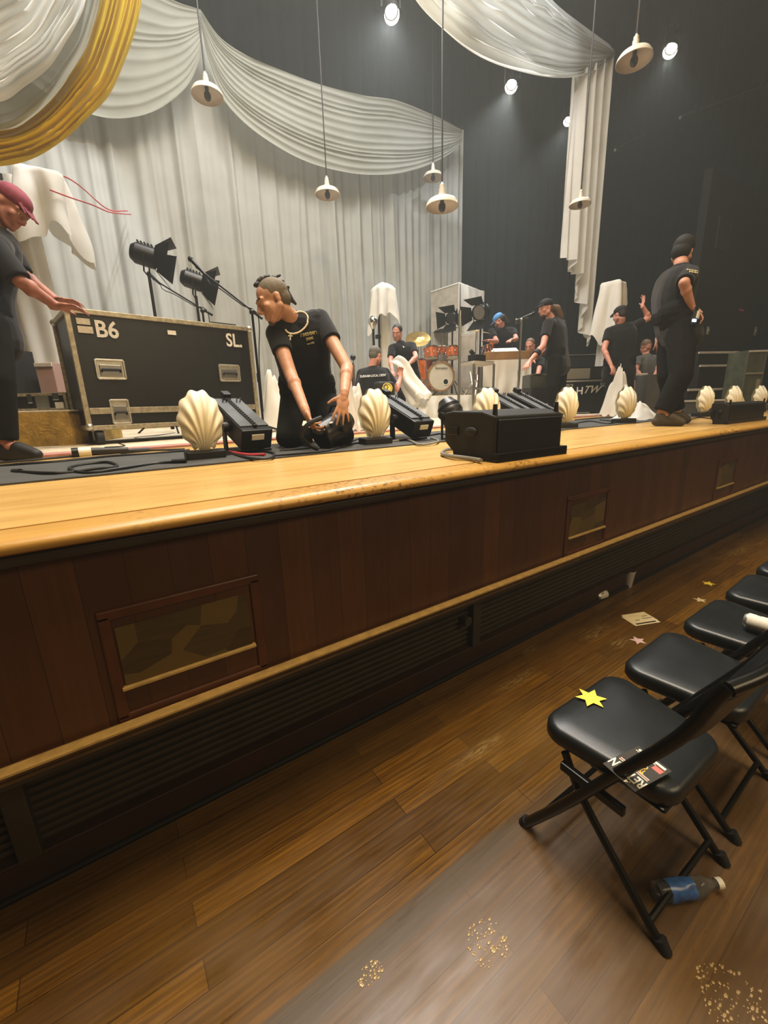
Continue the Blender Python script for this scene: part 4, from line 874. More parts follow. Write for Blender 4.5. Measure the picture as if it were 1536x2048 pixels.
# ---- person reaching up
J = dict(head=at(1240, 630, 6.3), neck=at(1240, 652, 6.35), shL=at(1218, 664, 6.35), shR=at(1270, 652, 6.35), elL=at(1208, 700, 6.3), wrL=at(1222, 730, 6.2), elR=at(1298, 636, 6.35), wrR=at(1285, 612, 6.3),
         hipL=at(1224, 738, 6.45), hipR=at(1252, 738, 6.45), knL=at(1222, 782, 6.4), knR=at(1256, 782, 6.4), anL=at(1222, 824, 6.5), anR=at(1260, 824, 6.5), toeL=at(1216, 832, 6.7), toeR=at(1262, 832, 6.7))
for k, z in (('anR', .1), ('anL', .1), ('toeR', .035), ('toeL', .035)): J[k].z = ZD + z
base = stand(1240, 828, 6.5)
b8, A, L = person('person in black seen from behind with one bare forearm raised, beside the draped column', J, FWD * .9 - RT * .3, V((0, 0, 1)), base, vox=.009, sleeve=.55, skin='skin_pink', girth=1.15, leg=1.1, hands=dict(R=dict(d=UPC + RT * .2, n=-RT, curl=20)))
capbrim(b8, base, L, A, 'cap_black', 1); hairpiece(b8, base, L, A, BUZZ, 'hair_dark', 'short_hair', .009)
# ---- tall person standing at the edge
J = dict(head=at(1366, 504, 3.82), neck=at(1362, 530, 3.78), shR=at(1380, 548, 3.62), shL=at(1340, 556, 4.0), elR=at(1371, 566, 3.3), wrR=at(1383, 612, 3.52), elL=at(1315, 628, 4.05), wrL=at(1318, 672, 3.95),
         chest=at(1332, 600, 3.8), hipR=at(1362, 655, 3.68), hipL=at(1344, 655, 3.9), knR=at(1362, 752, 3.62), knL=at(1336, 752, 3.88), anR=at(1322, 836, 3.72), anL=at(1352, 826, 3.98), toeR=at(1362, 848, 3.66), toeL=at(1375, 832, 3.95))
J['elR'] = at(1368, 566, 3.5); J['wrR'] = at(1384, 616, 3.58)
for k, z in (('anR', .11), ('anL', .11), ('toeR', .036), ('toeL', .036)): J[k].z = ZD + z
base = stand(1340, 845, 3.8)
b9, A, L = person('tall person in dark beanie and olive shoes standing at right, hand on hip', J, RT * .75 + FWD * .65, V((0, 0, 1)) + RT * .15, base, skin='skin', vox=.0075, shoe='shoe_olive', girth=1.15, leg=1.25, sleeve=.92, hands=dict(R=dict(d=-UPC * .6 + RT * .5, n=-RT, curl=40)))
hairpiece(b9, base, L, A, [('e', (0, -.016, .045), (.086, .108, .092)), ('e', (0, -.05, -.01), (.078, .075, .085))], 'cap_black', 'beanie', .007)
sh_ = [c for c in b9.children if c.name.startswith('shirt')][0]
bpy.context.view_layer.update(); decal(sh_, base, 1384, 542, '', .035, 'print_gold', -10, rows=[('MMMM', .03, 'print_gold'), ('MMM', .03, 'print_gold')])
# ---- seated person
J = dict(head=at(1292, 694, 7.4), neck=at(1294, 712, 7.4), shL=at(1276, 720, 7.35), shR=at(1312, 718, 7.45), elL=at(1272, 742, 7.2), wrL=at(1288, 757, 7.0), elR=at(1316, 740, 7.3), wrR=at(1306, 757, 7.05),
         hipL=at(1280, 766, 7.5), hipR=at(1304, 766, 7.5), knL=at(1278, 772, 7.1), knR=at(1304, 772, 7.1), anL=at(1278, 812, 7.2), anR=at(1304, 812, 7.2), toeL=at(1278, 820, 7.), toeR=at(1304, 820, 7.))
for k, z in (('anR', .1), ('anL', .1), ('toeR', .035), ('toeL', .035)): J[k].z = ZD + z
base = stand(1290, 815, 7.4)
b10, A, L = person('person in a grey tee sitting in the shade behind the tall standing person', J, -FWD * .5 - UPC * .6 + RT * .2, V((0, 0, 1)) - FWD * .3, base, skin='skin_pink', shirt='tee_grey', vox=.01, sleeve=.6)
hairpiece(b10, base, L, A, BUZZ, 'hair_brown', 'short_hair', .009)
# ================================================================== STAGE EQUIPMENT
def deckpt(px, py): return onZ(px, py, ZD)
def down(px, py, d): p = at(px, py, d); return V((p.x, p.y, ZD))
# ---- rugs and risers
a = V((-1.6, 3.42, ZD)); b = MB(); b.box((3.3, 5.6, ZD + .006), (9.8, 4.2, .012)); ru = tag(b.build('stage_rug', 'rug_cream'), 'large cream rug with a faded pink border covering the middle of the stage', 'rug')
b = MB(); b.box((3.3, 3.58, ZD + .008), (9.82, .2, .013)); b.build('rug_border', 'rug_pink', ru)
def rug_on(label, px0, px1, pyb, pyt, d, m, dep):
    p0, p1 = down(px0, pyb, d), down(px1, pyb, d * 1.03); v = p1 - p0; L = v.length; t = thing('shag_riser', label, 'riser', p0, math.atan2(v.y, v.x)); hgt = at(px0, pyt, d).z - ZD
    b = MB(); b.box((L / 2, dep / 2, hgt / 2), (L, dep, hgt)); o = b.build('block', m, t, bevel=.02)
    b = MB(); b.grid(lambda u, v: (L * u, -.012 - .01 * noise.noise(V((u * 40, v * 22, 0))), hgt * (1 - v) * .98 + .01), 60, 24); b.build('shag_front', m, t, smooth=True)
    b = MB(); b.box((L / 2, dep / 2, hgt + .008), (L + .02, dep + .02, .016)); b.build('top_edge', 'riser_cream', t, bevel=.006)
    return t, L, hgt
rt, rL, rh = rug_on('low riser covered in golden yellow shag rug behind the left person', -40, 152, 892, 829, 3.45, 'rug_yellow', .9)
# ---- small silver edged case on the riser
def box_case(label, px0, px1, pyt, pyb, d, dep, name='flight_case', cat='flight case', m='laminate', z0=None, ang=None, rail='alu_worn', grp=None, parts=()):
    p0, p1 = at(px0, pyb, d), at(px1, pyb, d); z0 = p0.z if z0 is None else z0; v = V((p1.x - p0.x, p1.y - p0.y, 0)); L = v.length; a = math.atan2(v.y, v.x) if ang is None else ang
    h = at(px0, pyt, d).z - z0; t = thing(name, label, cat, (p0.x, p0.y, z0), a, grp)
    b = MB(); b.box((L / 2, dep / 2, h / 2), (L, dep, h)); b.build('body', m, t, bevel=.006)
    if rail:
        b = MB()
        for z in (.012, h - .012): b.box((L / 2, -.002, z), (L + .01, .014, .026))
        for x in (0, L): b.box((x, -.002, h / 2), (.026, .014, h))
        b.build('edge_rail', rail, t, bevel=.003)
    for nm, mm, x, z, w, hh in parts:
        b = MB(); b.box((x * L, -.008, z * h), (w * L, .016, hh * h)); b.build(nm, mm, t, bevel=.004)
    return t, L, h
box_case('low silver edged case with latches standing on the yellow shag riser', 5, 138, 789, 829, 3.75, .4, z0=ZD + rh + .016, parts=[('handle', 'steel', .66, .5, .2, .7), ('latch', 'chrome', .87, .78, .09, .4), ('latch', 'chrome', .48, .7, .07, .5), ('label_plate', 'label_white', .9, .28, .12, .36), ('handle', 'steel', .2, .5, .1, .9)])
box_case('small dusty pink box beside the white draped figure at left', 84, 118, 727, 792, 4.3, .3, 'amplifier', 'amplifier', 'pink_box', z0=ZD + .02, rail=None, parts=[('top_rail', 'cream_gray', .5, .97, 1.02, .05)])
box_case('black speaker cabinet behind the left person at the photo edge', -30, 32, 700, 806, 4.1, .35, 'speaker_cabinet', 'speaker', 'amp_black', z0=ZD + .02, rail=None, parts=[('grille', 'black_plastic', .5, .45, .9, .8), ('top_rail', 'chrome', .5, .985, 1.03, .025)])
# ---- cloth
def drape(label, c, w, d, drops, m='sheet_white', folds=9, flare=.25, rz=0., name='dust_sheet', cat='cloth', amp=.03, seed=0., domed=.0):
    """cloth over a box top w x d centred at c; drops: hem lengths at 8 compass angles"""
    K = len(drops)
    def ln(a):
        q = (a / (2 * pi) * K) % K; i = int(q); f = q - i; f = f * f * (3 - 2 * f); return drops[i] * (1 - f) + drops[(i + 1) % K] * f
    def fn(u, v):
        a = 2 * pi * u; ca, sa = cos(a), sin(a); k = 1 / max(abs(ca), abs(sa)); k = min(k, 1.28)
        x, y = ca * k * w / 2, sa * k * d / 2
        if v < .3:
            s = v / .3; return (x * s, y * s, domed * (1 - s * s) + .012 * noise.noise(V((x * 8, y * 8, seed))))
        s = (v - .3) / .7; L = ln(a) * (1 + .05 * sin(a * folds * 1.7 + seed)); wv = (sin(a * folds + seed + s * .6) + .5 * noise.noise(V((ca * 3, sa * 3, s * 2 + seed)))) * amp * (s ** .6) * (.5 + L)
        o = flare * s * L * .25 + wv + .012
        return (x + ca * o, y + sa * o, -L * s + .004)
    b = MB(); b.grid(fn, 96, 26, wrap=True); o = b.build(name, m, smooth=True, ang=180); o.location = c; o.rotation_euler.z = rz; return tag(o, label, cat, 'white dust sheets')
# tall column wrapped in cloth at left
c = at(82, 352, 4.6); H1 = c.z - ZD; c1 = at(8, 356, 4.6)
t = thing('wrapped_column', 'tall column wrapped in white cloth at left behind the person in the maroon cap', 'column', (c1.x, c1.y, ZD))
b = MB(); b.grid(lambda u, v: ((.2 + .035 * sin(2 * pi * u * 6 + v * 2.4) + .03 * noise.noise(V((cos(2 * pi * u), sin(2 * pi * u), v * 3)))) * (1.25 - .35 * v) * cos(2 * pi * u), (.2 + .03 * sin(2 * pi * u * 6 + v * 2.4)) * (1.2 - .3 * v) * sin(2 * pi * u), .02 + (H1 - .05) * v), 90, 30, wrap=True); b.build('wrap', 'sheet_white', t, smooth=True, ang=180)
b = MB(); b.box((0, 0, (H1 - .03) / 2), (.22, .22, H1 - .04)); b.build('core', 'wood_case', t); b = MB(); dq = c - c1; b.box((dq.x / 2, dq.y / 2, H1 - .06), (abs(dq.x) + .3, .1, .06)); b.build('top_arm', 'black_metal', t)
drape('white cloth thrown over the top of the tall column at left', c + V((.0, 0, .0)), .4, .4, (.85, .7, .5, .45, .6, .75, .55, .62), folds=5, flare=.2, seed=1.2, amp=.09, domed=.05)
for (q0, q1, q2, q3), l in ((((66, 346, 4.5), (120, 350, 4.6), (160, 372, 4.9), (215, 418, 5.2)), 'thin red cable looping from the draped column to the back curtain, upper'), (((100, 380, 4.4), (140, 395, 4.6), (185, 410, 4.9), (222, 425, 5.3)), 'thin red cable looping from the draped column to the back curtain, lower')):
    b = MB(); b.tube(crv([at(*q0), at(*q1), at(*q2), at(*q3), at(q3[0] + 40, q3[1] + 4, 6.5)], 30), .007, 6); tag(b.build('thin_cable', 'cable_red', smooth=True), l, 'cable', 'thin red cables')
# ---- lights with barn doors
def fresnel(label, px, py, d, yaw, pitch, r=.1, silver=False, z0=ZD):
    p = at(px, py, d); t = thing('fresnel_light', label, 'stage light', (p.x, p.y, z0), group='lamps with barn doors on stands'); z = p.z - z0
    M = T(0, 0, z) @ RZ(yaw) @ RX(pitch)         # +Y is the beam
    b = MB(); b.lathe([(0, -.15), (r * .7, -.15), (r, -.1), (r, .1), (r * .92, .1), (r * .9, .06), (0, .05)], 22, M @ RX(-90)); b.build('housing', 'black_metal', t, smooth=True, ang=30)
    b = MB(); b.cyl((0, .065, 0), (0, .075, 0), r * .88, n=20, M=M); b.build('lens', 'steel' if silver else 'bulb_dark', t)
    for i in range(5):
        pass
    b = MB()
    for i in range(5): b.box((0, -.09 + i * .035, r + .004), (r * 1.2, .012, .016), M)
    b.build('cooling_fin', 'black_metal', t)
    for k, (a, ln, w0, w1) in enumerate(((0, .2, .11, .17), (90, .2, .1, .16), (180, .2, .11, .17), (270, .2, .1, .16))):
        Q = M @ RY(a) @ T(0, .1, r * .95) @ RX(38); b = MB(); b.add([V((-w0, 0, 0)), V((w0, 0, 0)), V((w1, ln, 0)), V((-w1, ln, 0)), V((-w0, 0, .004)), V((w0, 0, .004)), V((w1, ln, .004)), V((-w1, ln, .004))], [(3, 2, 1, 0), (4, 5, 6, 7), (0, 1, 5, 4), (1, 2, 6, 5), (2, 3, 7, 6), (3, 0, 4, 7)], Q); b.build('barn_door', 'black_metal', t)
    b = MB(); b.tube([M @ V((-r - .015, 0, 0)), T(0, 0, z) @ RZ(yaw) @ V((-r - .02, -.02, -r - .08)), T(0, 0, z) @ RZ(yaw) @ V((r + .02, -.02, -r - .08)), M @ V((r + .015, 0, 0))], .009, 6); b.build('yoke', 'black_metal', t)
    b = MB(); b.cyl((0, 0, .3), (0, 0, z - r - .07), .017, n=10); b.cyl((0, 0, z * .55), (0, 0, z * .55 + .06), .026, n=10); b.cyl((0, 0, .05), (0, 0, z * .6), .022, n=10); b.build('pole', 'black_metal', t, smooth=True, ang=30)
    for k in range(3):
        a = R(30 + 120 * k); b = MB(); b.cyl((.02 * cos(a), .02 * sin(a), .34), (.42 * cos(a), .42 * sin(a), .015), .011, n=8); b.build('leg', 'black_metal', t)
    return t
fresnel('black lamp with barn doors behind the big case, left and higher of two', 292, 512, 4.7, -108, -16, r=.11)
fresnel('black lamp with barn doors behind the big case, right and lower of two', 388, 562, 5.2, -108, -18, r=.1)
fresnel('black lamp with barn doors against the pale panel behind the drum kit', 905, 636, 8.3, 112, -12, r=.11, z0=ZD + .4)
fresnel('black lamp with barn doors right of the pale panel, beside the blue cap person', 962, 624, 7.2, 105, -15, r=.13, silver=True)
# ---- microphone stands
def mic_stand(label, top, d, foot_px, boom_a, boom_b, d2, mic=True, m='black_metal', grp='microphone stands', base='legs'):
    p = at(*top, d); f = V((p.x, p.y, ZD)); t = thing('microphone_stand', label, 'microphone stand', f, group=grp); z = p.z - ZD
    b = MB(); b.cyl((0, 0, .03), (0, 0, z), .012, n=8); b.cyl((0, 0, z * .45), (0, 0, z * .45 + .08), .018, n=8); b.build('pole', m, t, smooth=True, ang=30)
    if base == 'legs':
        for k in range(3):
            a = R(20 + 120 * k); b = MB(); b.cyl((0, 0, .1), (.3 * cos(a), .3 * sin(a), .012), .011, n=8); b.build('leg', m, t)
    else:
        b = MB(); b.lathe([(0, 0), (.14, 0), (.14, .012), (.03, .03), (0, .03)], 24); b.build('round_base', m, t, smooth=True, ang=30)
    A_, B_ = at(*boom_a, d2[0]) - f, at(*boom_b, d2[1]) - f
    b = MB(); b.cyl(A_, B_, .009, n=8); b.cyl(B_, B_ + (A_ - B_) * .12, .014, n=8); b.build('boom', m, t, smooth=True, ang=30)
    b = MB(); b.ball((0, 0, z), .026); b.build('clutch', m, t, smooth=True)
    if mic:
        dr = (A_ - B_).normalized(); b = MB(); q = A_ + UPC * .02; dm = (dr * .95 + UPC * .2).normalized(); b.cyl(q - dm * .14, q + dm * .06, .014, .019, n=12); b.ball(q + dm * .08, .026); b.build('microphone', 'black_metal', t, smooth=True)
        b = MB(); b.tube(crv([q - dm * .14, q - dm * .2 - UPC * .04, A_.lerp(B_, .35) - UPC * .03, A_.lerp(B_, .7) - UPC * .02, B_ * .6 + V((0, 0, z)) * .4, V((.02, 0, z * .6)), V((.015, .01, z * .2))], 30), .005, 6); b.build('cable', 'cable_black', t, smooth=True)
    return t
mic_stand('tall black boom microphone stand left of the kneeling person', (504, 624), 3.95, None, (392, 534), (524, 637), (4.0, 3.95))
mic_stand('black boom microphone stand behind the big case, boom reaching the barn door lamps', (405, 622), 4.9, None, (306, 558), (424, 630), (5.1, 4.9))
mic_stand('silver microphone stand with a short level boom left of the black cap person', (1043, 640), 5.6, None, (1056, 635), (1031, 640), (5.6, 5.6), m='steel')
p = at(706, 715, 6.2); t = thing('microphone_stand', 'thin stand with a round black microphone right of the kneeling person', 'microphone stand', (p.x, p.y, ZD), group='microphone stands'); z = p.z - ZD
b = MB(); b.cyl((0, 0, .02), (0, 0, z), .008, n=8); b.build('pole', 'steel', t); b = MB(); b.ball((0, 0, z), .042); b.build('microphone', 'black_plastic', t, smooth=True); b = MB(); b.lathe([(0, 0), (.12, 0), (.12, .012), (0, .02)], 20); b.build('round_base', 'black_metal', t)
p = at(746, 646, 7.2); t = thing('lamp_stand', 'silver bulb lamp on a black pole left of the sheeted light', 'stage light', (p.x, p.y, ZD)); z = p.z - ZD
b = MB(); b.lathe([(0, -.1), (.03, -.1), (.05, -.06), (.085, .0), (.085, .05), (.05, .1), (0, .12)], 20, T(0, 0, z)); b.build('reflector', 'chrome', t, smooth=True)
b = MB(); b.cyl((0, 0, .03), (0, 0, z - .1), .022, n=10); b.build('pole', 'black_metal', t)
b = MB(); b.lathe([(0, 0), (.2, 0), (.2, .015), (0, .03)], 20); b.build('round_base', 'black_metal', t)
# ---- cans on the deck
def parcan(label, loc, dr, yk=True, length=.26, r=.105, stand=True):
    t = thing('spotlight_can', label, 'stage light', loc, group='black spotlight cans on the apron'); M = frame(dr).to_4x4()
    b = MB(); b.lathe([(0, -length * .55), (r * .62, -length * .55), (r * .8, -length * .42), (r, -length * .3), (r, length * .4), (r * 1.12, length * .42), (r * 1.12, length * .5), (r * .94, length * .5), (r * .92, length * .2), (0, length * .18)], 28, M); b.build('housing', 'can_black', t, smooth=True, ang=32)
    b = MB(); b.lathe([(r * 1.0, -.04), (r * 1.05, -.03), (r * 1.05, -.01), (r * 1., 0)], 28, M); b.build('band', 'black_plastic', t, smooth=True)
    b = MB(); b.box((r * 1.01 * .7, r * .7 * 1.01, length * .2), (.05, .004, .02), M @ RZ(0)); b.build('label_plate', 'label_white', t)
    for k in (1, -1):
        b = MB(); b.cyl(M @ V((k * r, 0, 0)), M @ V((k * (r + .04), 0, 0)), .022, n=12); b.build('tilt_knob', 'black_plastic', t, smooth=True)
    b = MB(); x = r + .02
    if stand: b.tube([M @ V((-x, 0, 0)), V((0, 0, ZD - loc[2] + .01)) + (M @ V((-x, 0, 0))) * V((1, 1, 0)), V((0, 0, ZD - loc[2] + .01)) + (M @ V((x, 0, 0))) * V((1, 1, 0)), M @ V((x, 0, 0))], .01, 6)
    else: b.tube([M @ V((-x, 0, 0)), M @ V((-x, .05, -.05)), M @ V((-x * .6, .11, -.09)), M @ V((x * .6, .11, -.09)), M @ V((x, .05, -.05)), M @ V((x, 0, 0))], .008, 6)
    b.build('yoke', 'black_metal', t, smooth=True)
    return t
q = at(668, 856, 2.66); q.z = max(q.z, ZD + .1); parcan('black spotlight can with yoke bracket between the hands of the kneeling person', q, -RT * .6 - FWD * .42 - UPC * .5, stand=False, length=.24, r=.088)
q = at(904, 830, 3.0); parcan('black spotlight can on its yoke between the angled battens and the nearer speaker', q, V((.05, -.5, -.75)), length=.22, r=.085)
p = at(620, 872, 2.4); t = thing('yoke_bracket', 'black metal lamp bracket held in the right hand of the kneeling person', 'bracket', (p.x, p.y, ZD))
hz = p.z - ZD; b = MB(); b.tube(crv([(.08, .0, hz + .1), (.0, -.0, hz + .07), (-.05, .01, hz + .01), (-.0, .02, hz - .05), (.05, .0, .02)], 20), .014, 8); b.build('arm', 'black_metal', t, smooth=True)
b = MB(); b.tube(crv([(.02, 0, hz + .03), (.07, 0, hz + .01), (.1, .02, hz + .05), (.13, .03, hz)], 14), .01, 6); b.build('hook_clamp', 'black_metal', t, smooth=True)
# ---- drums
RZT = .39
p0, p1 = down(824, 830, 7.45), down(952, 830, 7.55); t = thing('drum_riser', 'cream drum riser with a loosely hung white skirt', 'riser', p0, math.atan2(p1.y - p0.y, p1.x - p0.x)); L = (p1 - p0).length
b = MB(); b.box((L / 2 + .1, .75, RZT / 2), (L + .3, 1.5, RZT)); b.build('platform', 'riser_cream', t, bevel=.01)
b = MB(); b.grid(lambda u, v: (-.05 + (L + .3) * u, -.03 - .035 * (1 + sin(u * 46 + 2 * noise.noise(V((u * 6, v, 1))))) * (1 - v) - .03 * noise.noise(V((u * 9, v * 2, 4))), .01 + (RZT - .01) * v), 120, 10); b.build('skirt', 'sheet_white', t, smooth=True, ang=180)
b = MB(); b.box((L / 2 + .1, .75, RZT + .005), (L + .25, 1.4, .01)); b.build('carpet', 'rug_cream', t)
RT_Z = ZD + RZT + .01
kc = at(882, 753, 8.15); kit = thing('drum_kit', 'amber drum kit with a cream front bass drum on the white skirted riser', 'drum kit', (kc.x, kc.y, RT_Z), R(-18)); CI = RZ(18)
def kp(px, py, d): return CI @ (at(px, py, d) - V((kc.x, kc.y, RT_Z)))
zc = kc.z - RT_Z
b = MB(); M = T(0, 0, max(zc, .28)) @ RX(90); r = .275; zc = max(zc, .28)
b.lathe([(r, -.42), (r, .0)], 36, M); bd = b.build('bass_drum', 'amber', kit, smooth=True)
b = MB(); b.lathe([(r * .99, -.001), (0, .004)], 36, M); b.build('drumhead', 'drumhead', bd, smooth=True)
b = MB(); b.lathe([(r + .012, -.03), (r + .014, .012), (r - .018, .014), (r - .018, 0)], 36, M); b.build('hoop', 'wood_top', bd, smooth=True, ang=30)
b = MB(); b.lathe([(0, .006), (.05, .006)], 20, T(.1, 0, zc - .1) @ RX(90)); b.build('port_hole', 'bulb_dark', bd); b = MB(); b.lathe([(.05, .005), (.055, .009), (.064, .006)], 20, T(.1, 0, zc - .1) @ RX(90)); b.build('port_ring', 'label_white', bd)
text_part('Innovative', .062, 'hair_grey', T(0, -.008, zc + .155) @ RX(90), bd, off=.001, shear=.2)
for i in range(10):
    a = 2 * pi * i / 10 + .3; b = MB(); b.box(((r + .012) * cos(a), .02, zc + (r + .012) * sin(a)), (.025, .08, .025)); b.build('lug', 'chrome', bd, bevel=.004)
def drum(nm, c, r, h, tilt, m='amber', legs=0):
    M = T(*c) @ RX(tilt); b = MB(); b.lathe([(r, 0), (r, h)], 28, M); d = b.build(nm, m, kit, smooth=True)
    b = MB(); b.lathe([(0, -.003), (r * .98, -.002)], 28, M); b.lathe([(r * .98, h + .002), (0, h + .004)], 28, M); b.build('drumhead', 'drumhead', d, smooth=True)
    for z in (-.006, h - .012):
        b = MB(); b.lathe([(r + .008, z), (r + .01, z + .02), (r - .002, z + .02)], 28, M); b.build('hoop', 'chrome', d, smooth=True, ang=30)
    for i in range(8):
        a = 2 * pi * i / 8; b = MB(); b.cyl(M @ V(((r + .012) * cos(a), (r + .012) * sin(a), .02)), M @ V(((r + .012) * cos(a), (r + .012) * sin(a), h - .02)), .006, n=6); b.ball(M @ V(((r + .014) * cos(a), (r + .014) * sin(a), h * .5)), .014, 8, 6); b.build('lug', 'chrome', d, smooth=True)
    for k in range(legs):
        a = 2 * pi * k / 3 + .5; b = MB(); x, y = c[0] + (r + .02) * cos(a), c[1] + (r + .02) * sin(a); b.cyl((x, y, 0.0), (x, y, c[2] + h * .7), .009, n=8); b.build('leg', 'chrome', d)
    return d
q = kp(863, 719, 8.1); drum('rack_tom', (q.x, q.y, q.z), .135, .22, -14); q = kp(905, 716, 8.1); drum('rack_tom', (q.x, q.y, q.z), .12, .2, -14)
q = kp(884, 708, 8.5); drum('snare_drum', (q.x, q.y, q.z), .15, .15, 4); q = kp(846, 762, 8.35); drum('floor_tom', (q.x, q.y, max(q.z, .12)), .19, .4, -2, legs=3); q = kp(976, 712, 7.9); drum('small_tom', (q.x, q.y, q.z), .11, .17, -20)
def cymbal(px, py, d, r, tilt, tz, m='cymbal'):
    q = kp(px, py, d); M = T(*q) @ RZ(tz) @ RX(tilt); b = MB(); b.lathe([(0, .03), (.02, .028), (.045, .01), (r * .6, .004), (r, -.008), (r * .6, .001), (.04, .004), (0, .02)], 32, M); c = b.build('cymbal', m, kit, smooth=True)
    b = MB(); b.cyl((q.x, q.y, .3), (q.x, q.y, q.z + .04), .011, n=8); b.build('cymbal_pole', 'chrome', c)
    for k in range(3):
        a = 2 * pi * k / 3; b = MB(); b.cyl((q.x, q.y, .32), (q.x + .25 * cos(a), q.y + .25 * sin(a), .0), .009, n=6); b.build('stand_leg', 'chrome', c)
cymbal(836, 677, 8.3, .25, 42, -20); cymbal(952, 662, 7.7, .27, 14, 20); cymbal(886, 662, 8.6, .2, -8, 0, 'steel')
b = MB(); b.tube([kp(868, 728, 8.2), kp(884, 738, 8.15), kp(900, 728, 8.2)], .012, 8); b.build('tom_mount', 'chrome', kit)
for px, py, px2, py2 in ((940, 740, 948, 790), (958, 735, 950, 792), (962, 760, 955, 795)):
    b = MB(); b.cyl(kp(px, py, 8.), kp(px2, py2, 7.95), .012, n=8); b.build('hardware_bar', 'chrome', kit)
for k, (x0, x1, yt, yb, d, l) in enumerate(((866, 896, 664, 712, 8.8, 'pale grey cloth covered cabinet behind the drum kit, left of two'), (921, 951, 668, 702, 8.5, 'pale grey cloth covered cabinet behind the drum kit, right of two'))):
    box_case(l, x0, x1, yt, yb, d, .2, 'speaker_cabinet', 'speaker', 'cream_gray', z0=RT_Z, rail=None, parts=[('grille', 'cream_gray', .5, .5, .92, .94)])
# ---- pale panel with cloth
a0, a1, a2 = at(862, 590, 9.8), at(918, 566, 9.1), at(966, 574, 9.9)
t = thing('scenery_panel', 'tall pale panel box with white cloth hung on its right face, behind the drum kit', 'panel', (a1.x, a1.y, ZD)); zt = a1.z - ZD
b = MB(); e0 = V((a0.x - a1.x, a0.y - a1.y, 0)); e1 = V((a2.x - a1.x, a2.y - a1.y, 0)); b.hexa([V((0, 0, 0)), e1, e1 + e0, e0, V((0, 0, zt)), e1 + V((0, 0, zt)), e1 + e0 + V((0, 0, zt)), e0 + V((0, 0, zt))]); b.build('box', 'cream_gray', t)
b = MB(); b.tube([e0 + V((0, 0, zt)), V((0, 0, zt)), e1 + V((0, 0, zt))], .02, 6); b.tube([V((0, 0, zt)), V((0, 0, 0))], .018, 6); b.build('edge_bead', 'sheet_white', t)
nrm = V((-e1.y, e1.x, 0)).normalized(); nrm = nrm if nrm.dot(-FWD) > 0 else -nrm
b = MB(); b.grid(lambda u, v: e1 * u * (1 - .12 * (1 - v)) + nrm * (.04 + .05 * sin(u * 19 + v * 3) * (1 - v * .6) + .04 * noise.noise(V((u * 4, v * 3, 2)))) + V((0, 0, zt * (.42 + .58 * v) - (.35 * sin(u * pi) * (1 - v)))), 50, 30); b.build('cloth', 'sheet_white', t, smooth=True, ang=180)
# ---- metal rack in front of the drums
t0 = down(917, 830, 6.2); t = thing('metal_rack', 'thin grey metal frame stand with a dark shelf in front of the drum kit', 'rack', t0); f = lambda px, py, d: at(px, py, d) - t0
tall = f(917, 632, 6.2); b = MB(); b.cyl((0, 0, 0), (0, 0, tall.z), .02, n=8); b.build('post', 'steel', t)
for px, d in ((948, 5.9), (988, 6.15), (962, 6.5)):
    g = at(px, 728, d); b = MB(); b.cyl((g.x - t0.x, g.y - t0.y, 0), (g.x - t0.x, g.y - t0.y, g.z - ZD), .018, n=8); b.build('post', 'steel', t)
s_ = [f(917, 733, 6.2), f(948, 731, 5.9), f(988, 724, 6.15), f(960, 724, 6.5)]; zz = sum(q.z for q in s_) / 4
b = MB(); b.hexa([V((q.x, q.y, zz - .02)) for q in s_] + [V((q.x, q.y, zz + .02)) for q in s_]); b.build('shelf', 'cream_gray', t)
b = MB(); b.hexa([V((q.x, q.y, zz + .021)) for q in s_] + [V((q.x, q.y, zz + .026)) for q in s_]); b.build('shelf_mat', 'black_rubber', t)
for i in range(4):
    b = MB(); A_, B_ = s_[i], s_[(i + 1) % 4]; b.cyl((A_.x, A_.y, zz - .35), (B_.x, B_.y, zz - .35), .012, n=6); b.build('crossbar', 'steel', t)
c0 = sum(s_, V((0, 0, 0))) / 4 + t0; b = MB(); b.box((0, 0, .05), (.22, .16, .1)); b.cyl((.1, .0, .1), (.16, .02, .2), .02); b.cyl((-.06, 0, .1), (-.12, .02, .16), .03); o = b.build('audio_mixer', 'black_plastic', bevel=.01); o.location = (c0.x, c0.y, ZD + zz + .027); tag(o, 'dark piece of gear lying on the metal rack shelf', 'equipment')
# ---- keyboard table
p0, p1 = down(966, 815, 6.75), down(1056, 815, 6.75); v = p1 - p0; L = v.length; zt = at(1010, 723, 6.75).z - ZD; t = thing('keyboard_table', 'wooden topped table draped with white cloth, below the blue cap person', 'table', p0, math.atan2(v.y, v.x))
b = MB(); b.box((L / 2, .28, zt + .07), (L, .5, .14)); b.build('table_top', 'wood_top', t, bevel=.008)
for x in (.04, L - .04):
    for y in (.06, .5): b = MB(); b.box((x, y, zt / 2), (.05, .05, zt)); b.build('leg', 'wood_case', t)
b = MB(); b.grid(lambda u, v: (-.02 + (L + .04) * u, .005 - .02 * (1 + sin(u * 31 + noise.noise(V((u * 4, v * 2, 9))) * 3)) * (1.1 - v) - .05 * noise.noise(V((u * 5, v * 3, 1))) * (1 - v), .01 + zt * v), 80, 24); b.build('cloth_skirt', 'sheet_white', t, smooth=True, ang=180)
c0 = at(1010, 706, 6.95); b = MB(); b.box((0, 0, .02), (.42, .26, .03), RX(20)); b.box((-.0, -.02, .06), (.4, .22, .012), RX(24)); o = b.build('keyboard', 'key_white', bevel=.006); o.location = (c0.x, c0.y, ZD + zt + .145); o.rotation_euler.z = t.rotation_euler.z; tag(o, 'white keyboard case lying open and tilted on the draped table', 'keyboard')
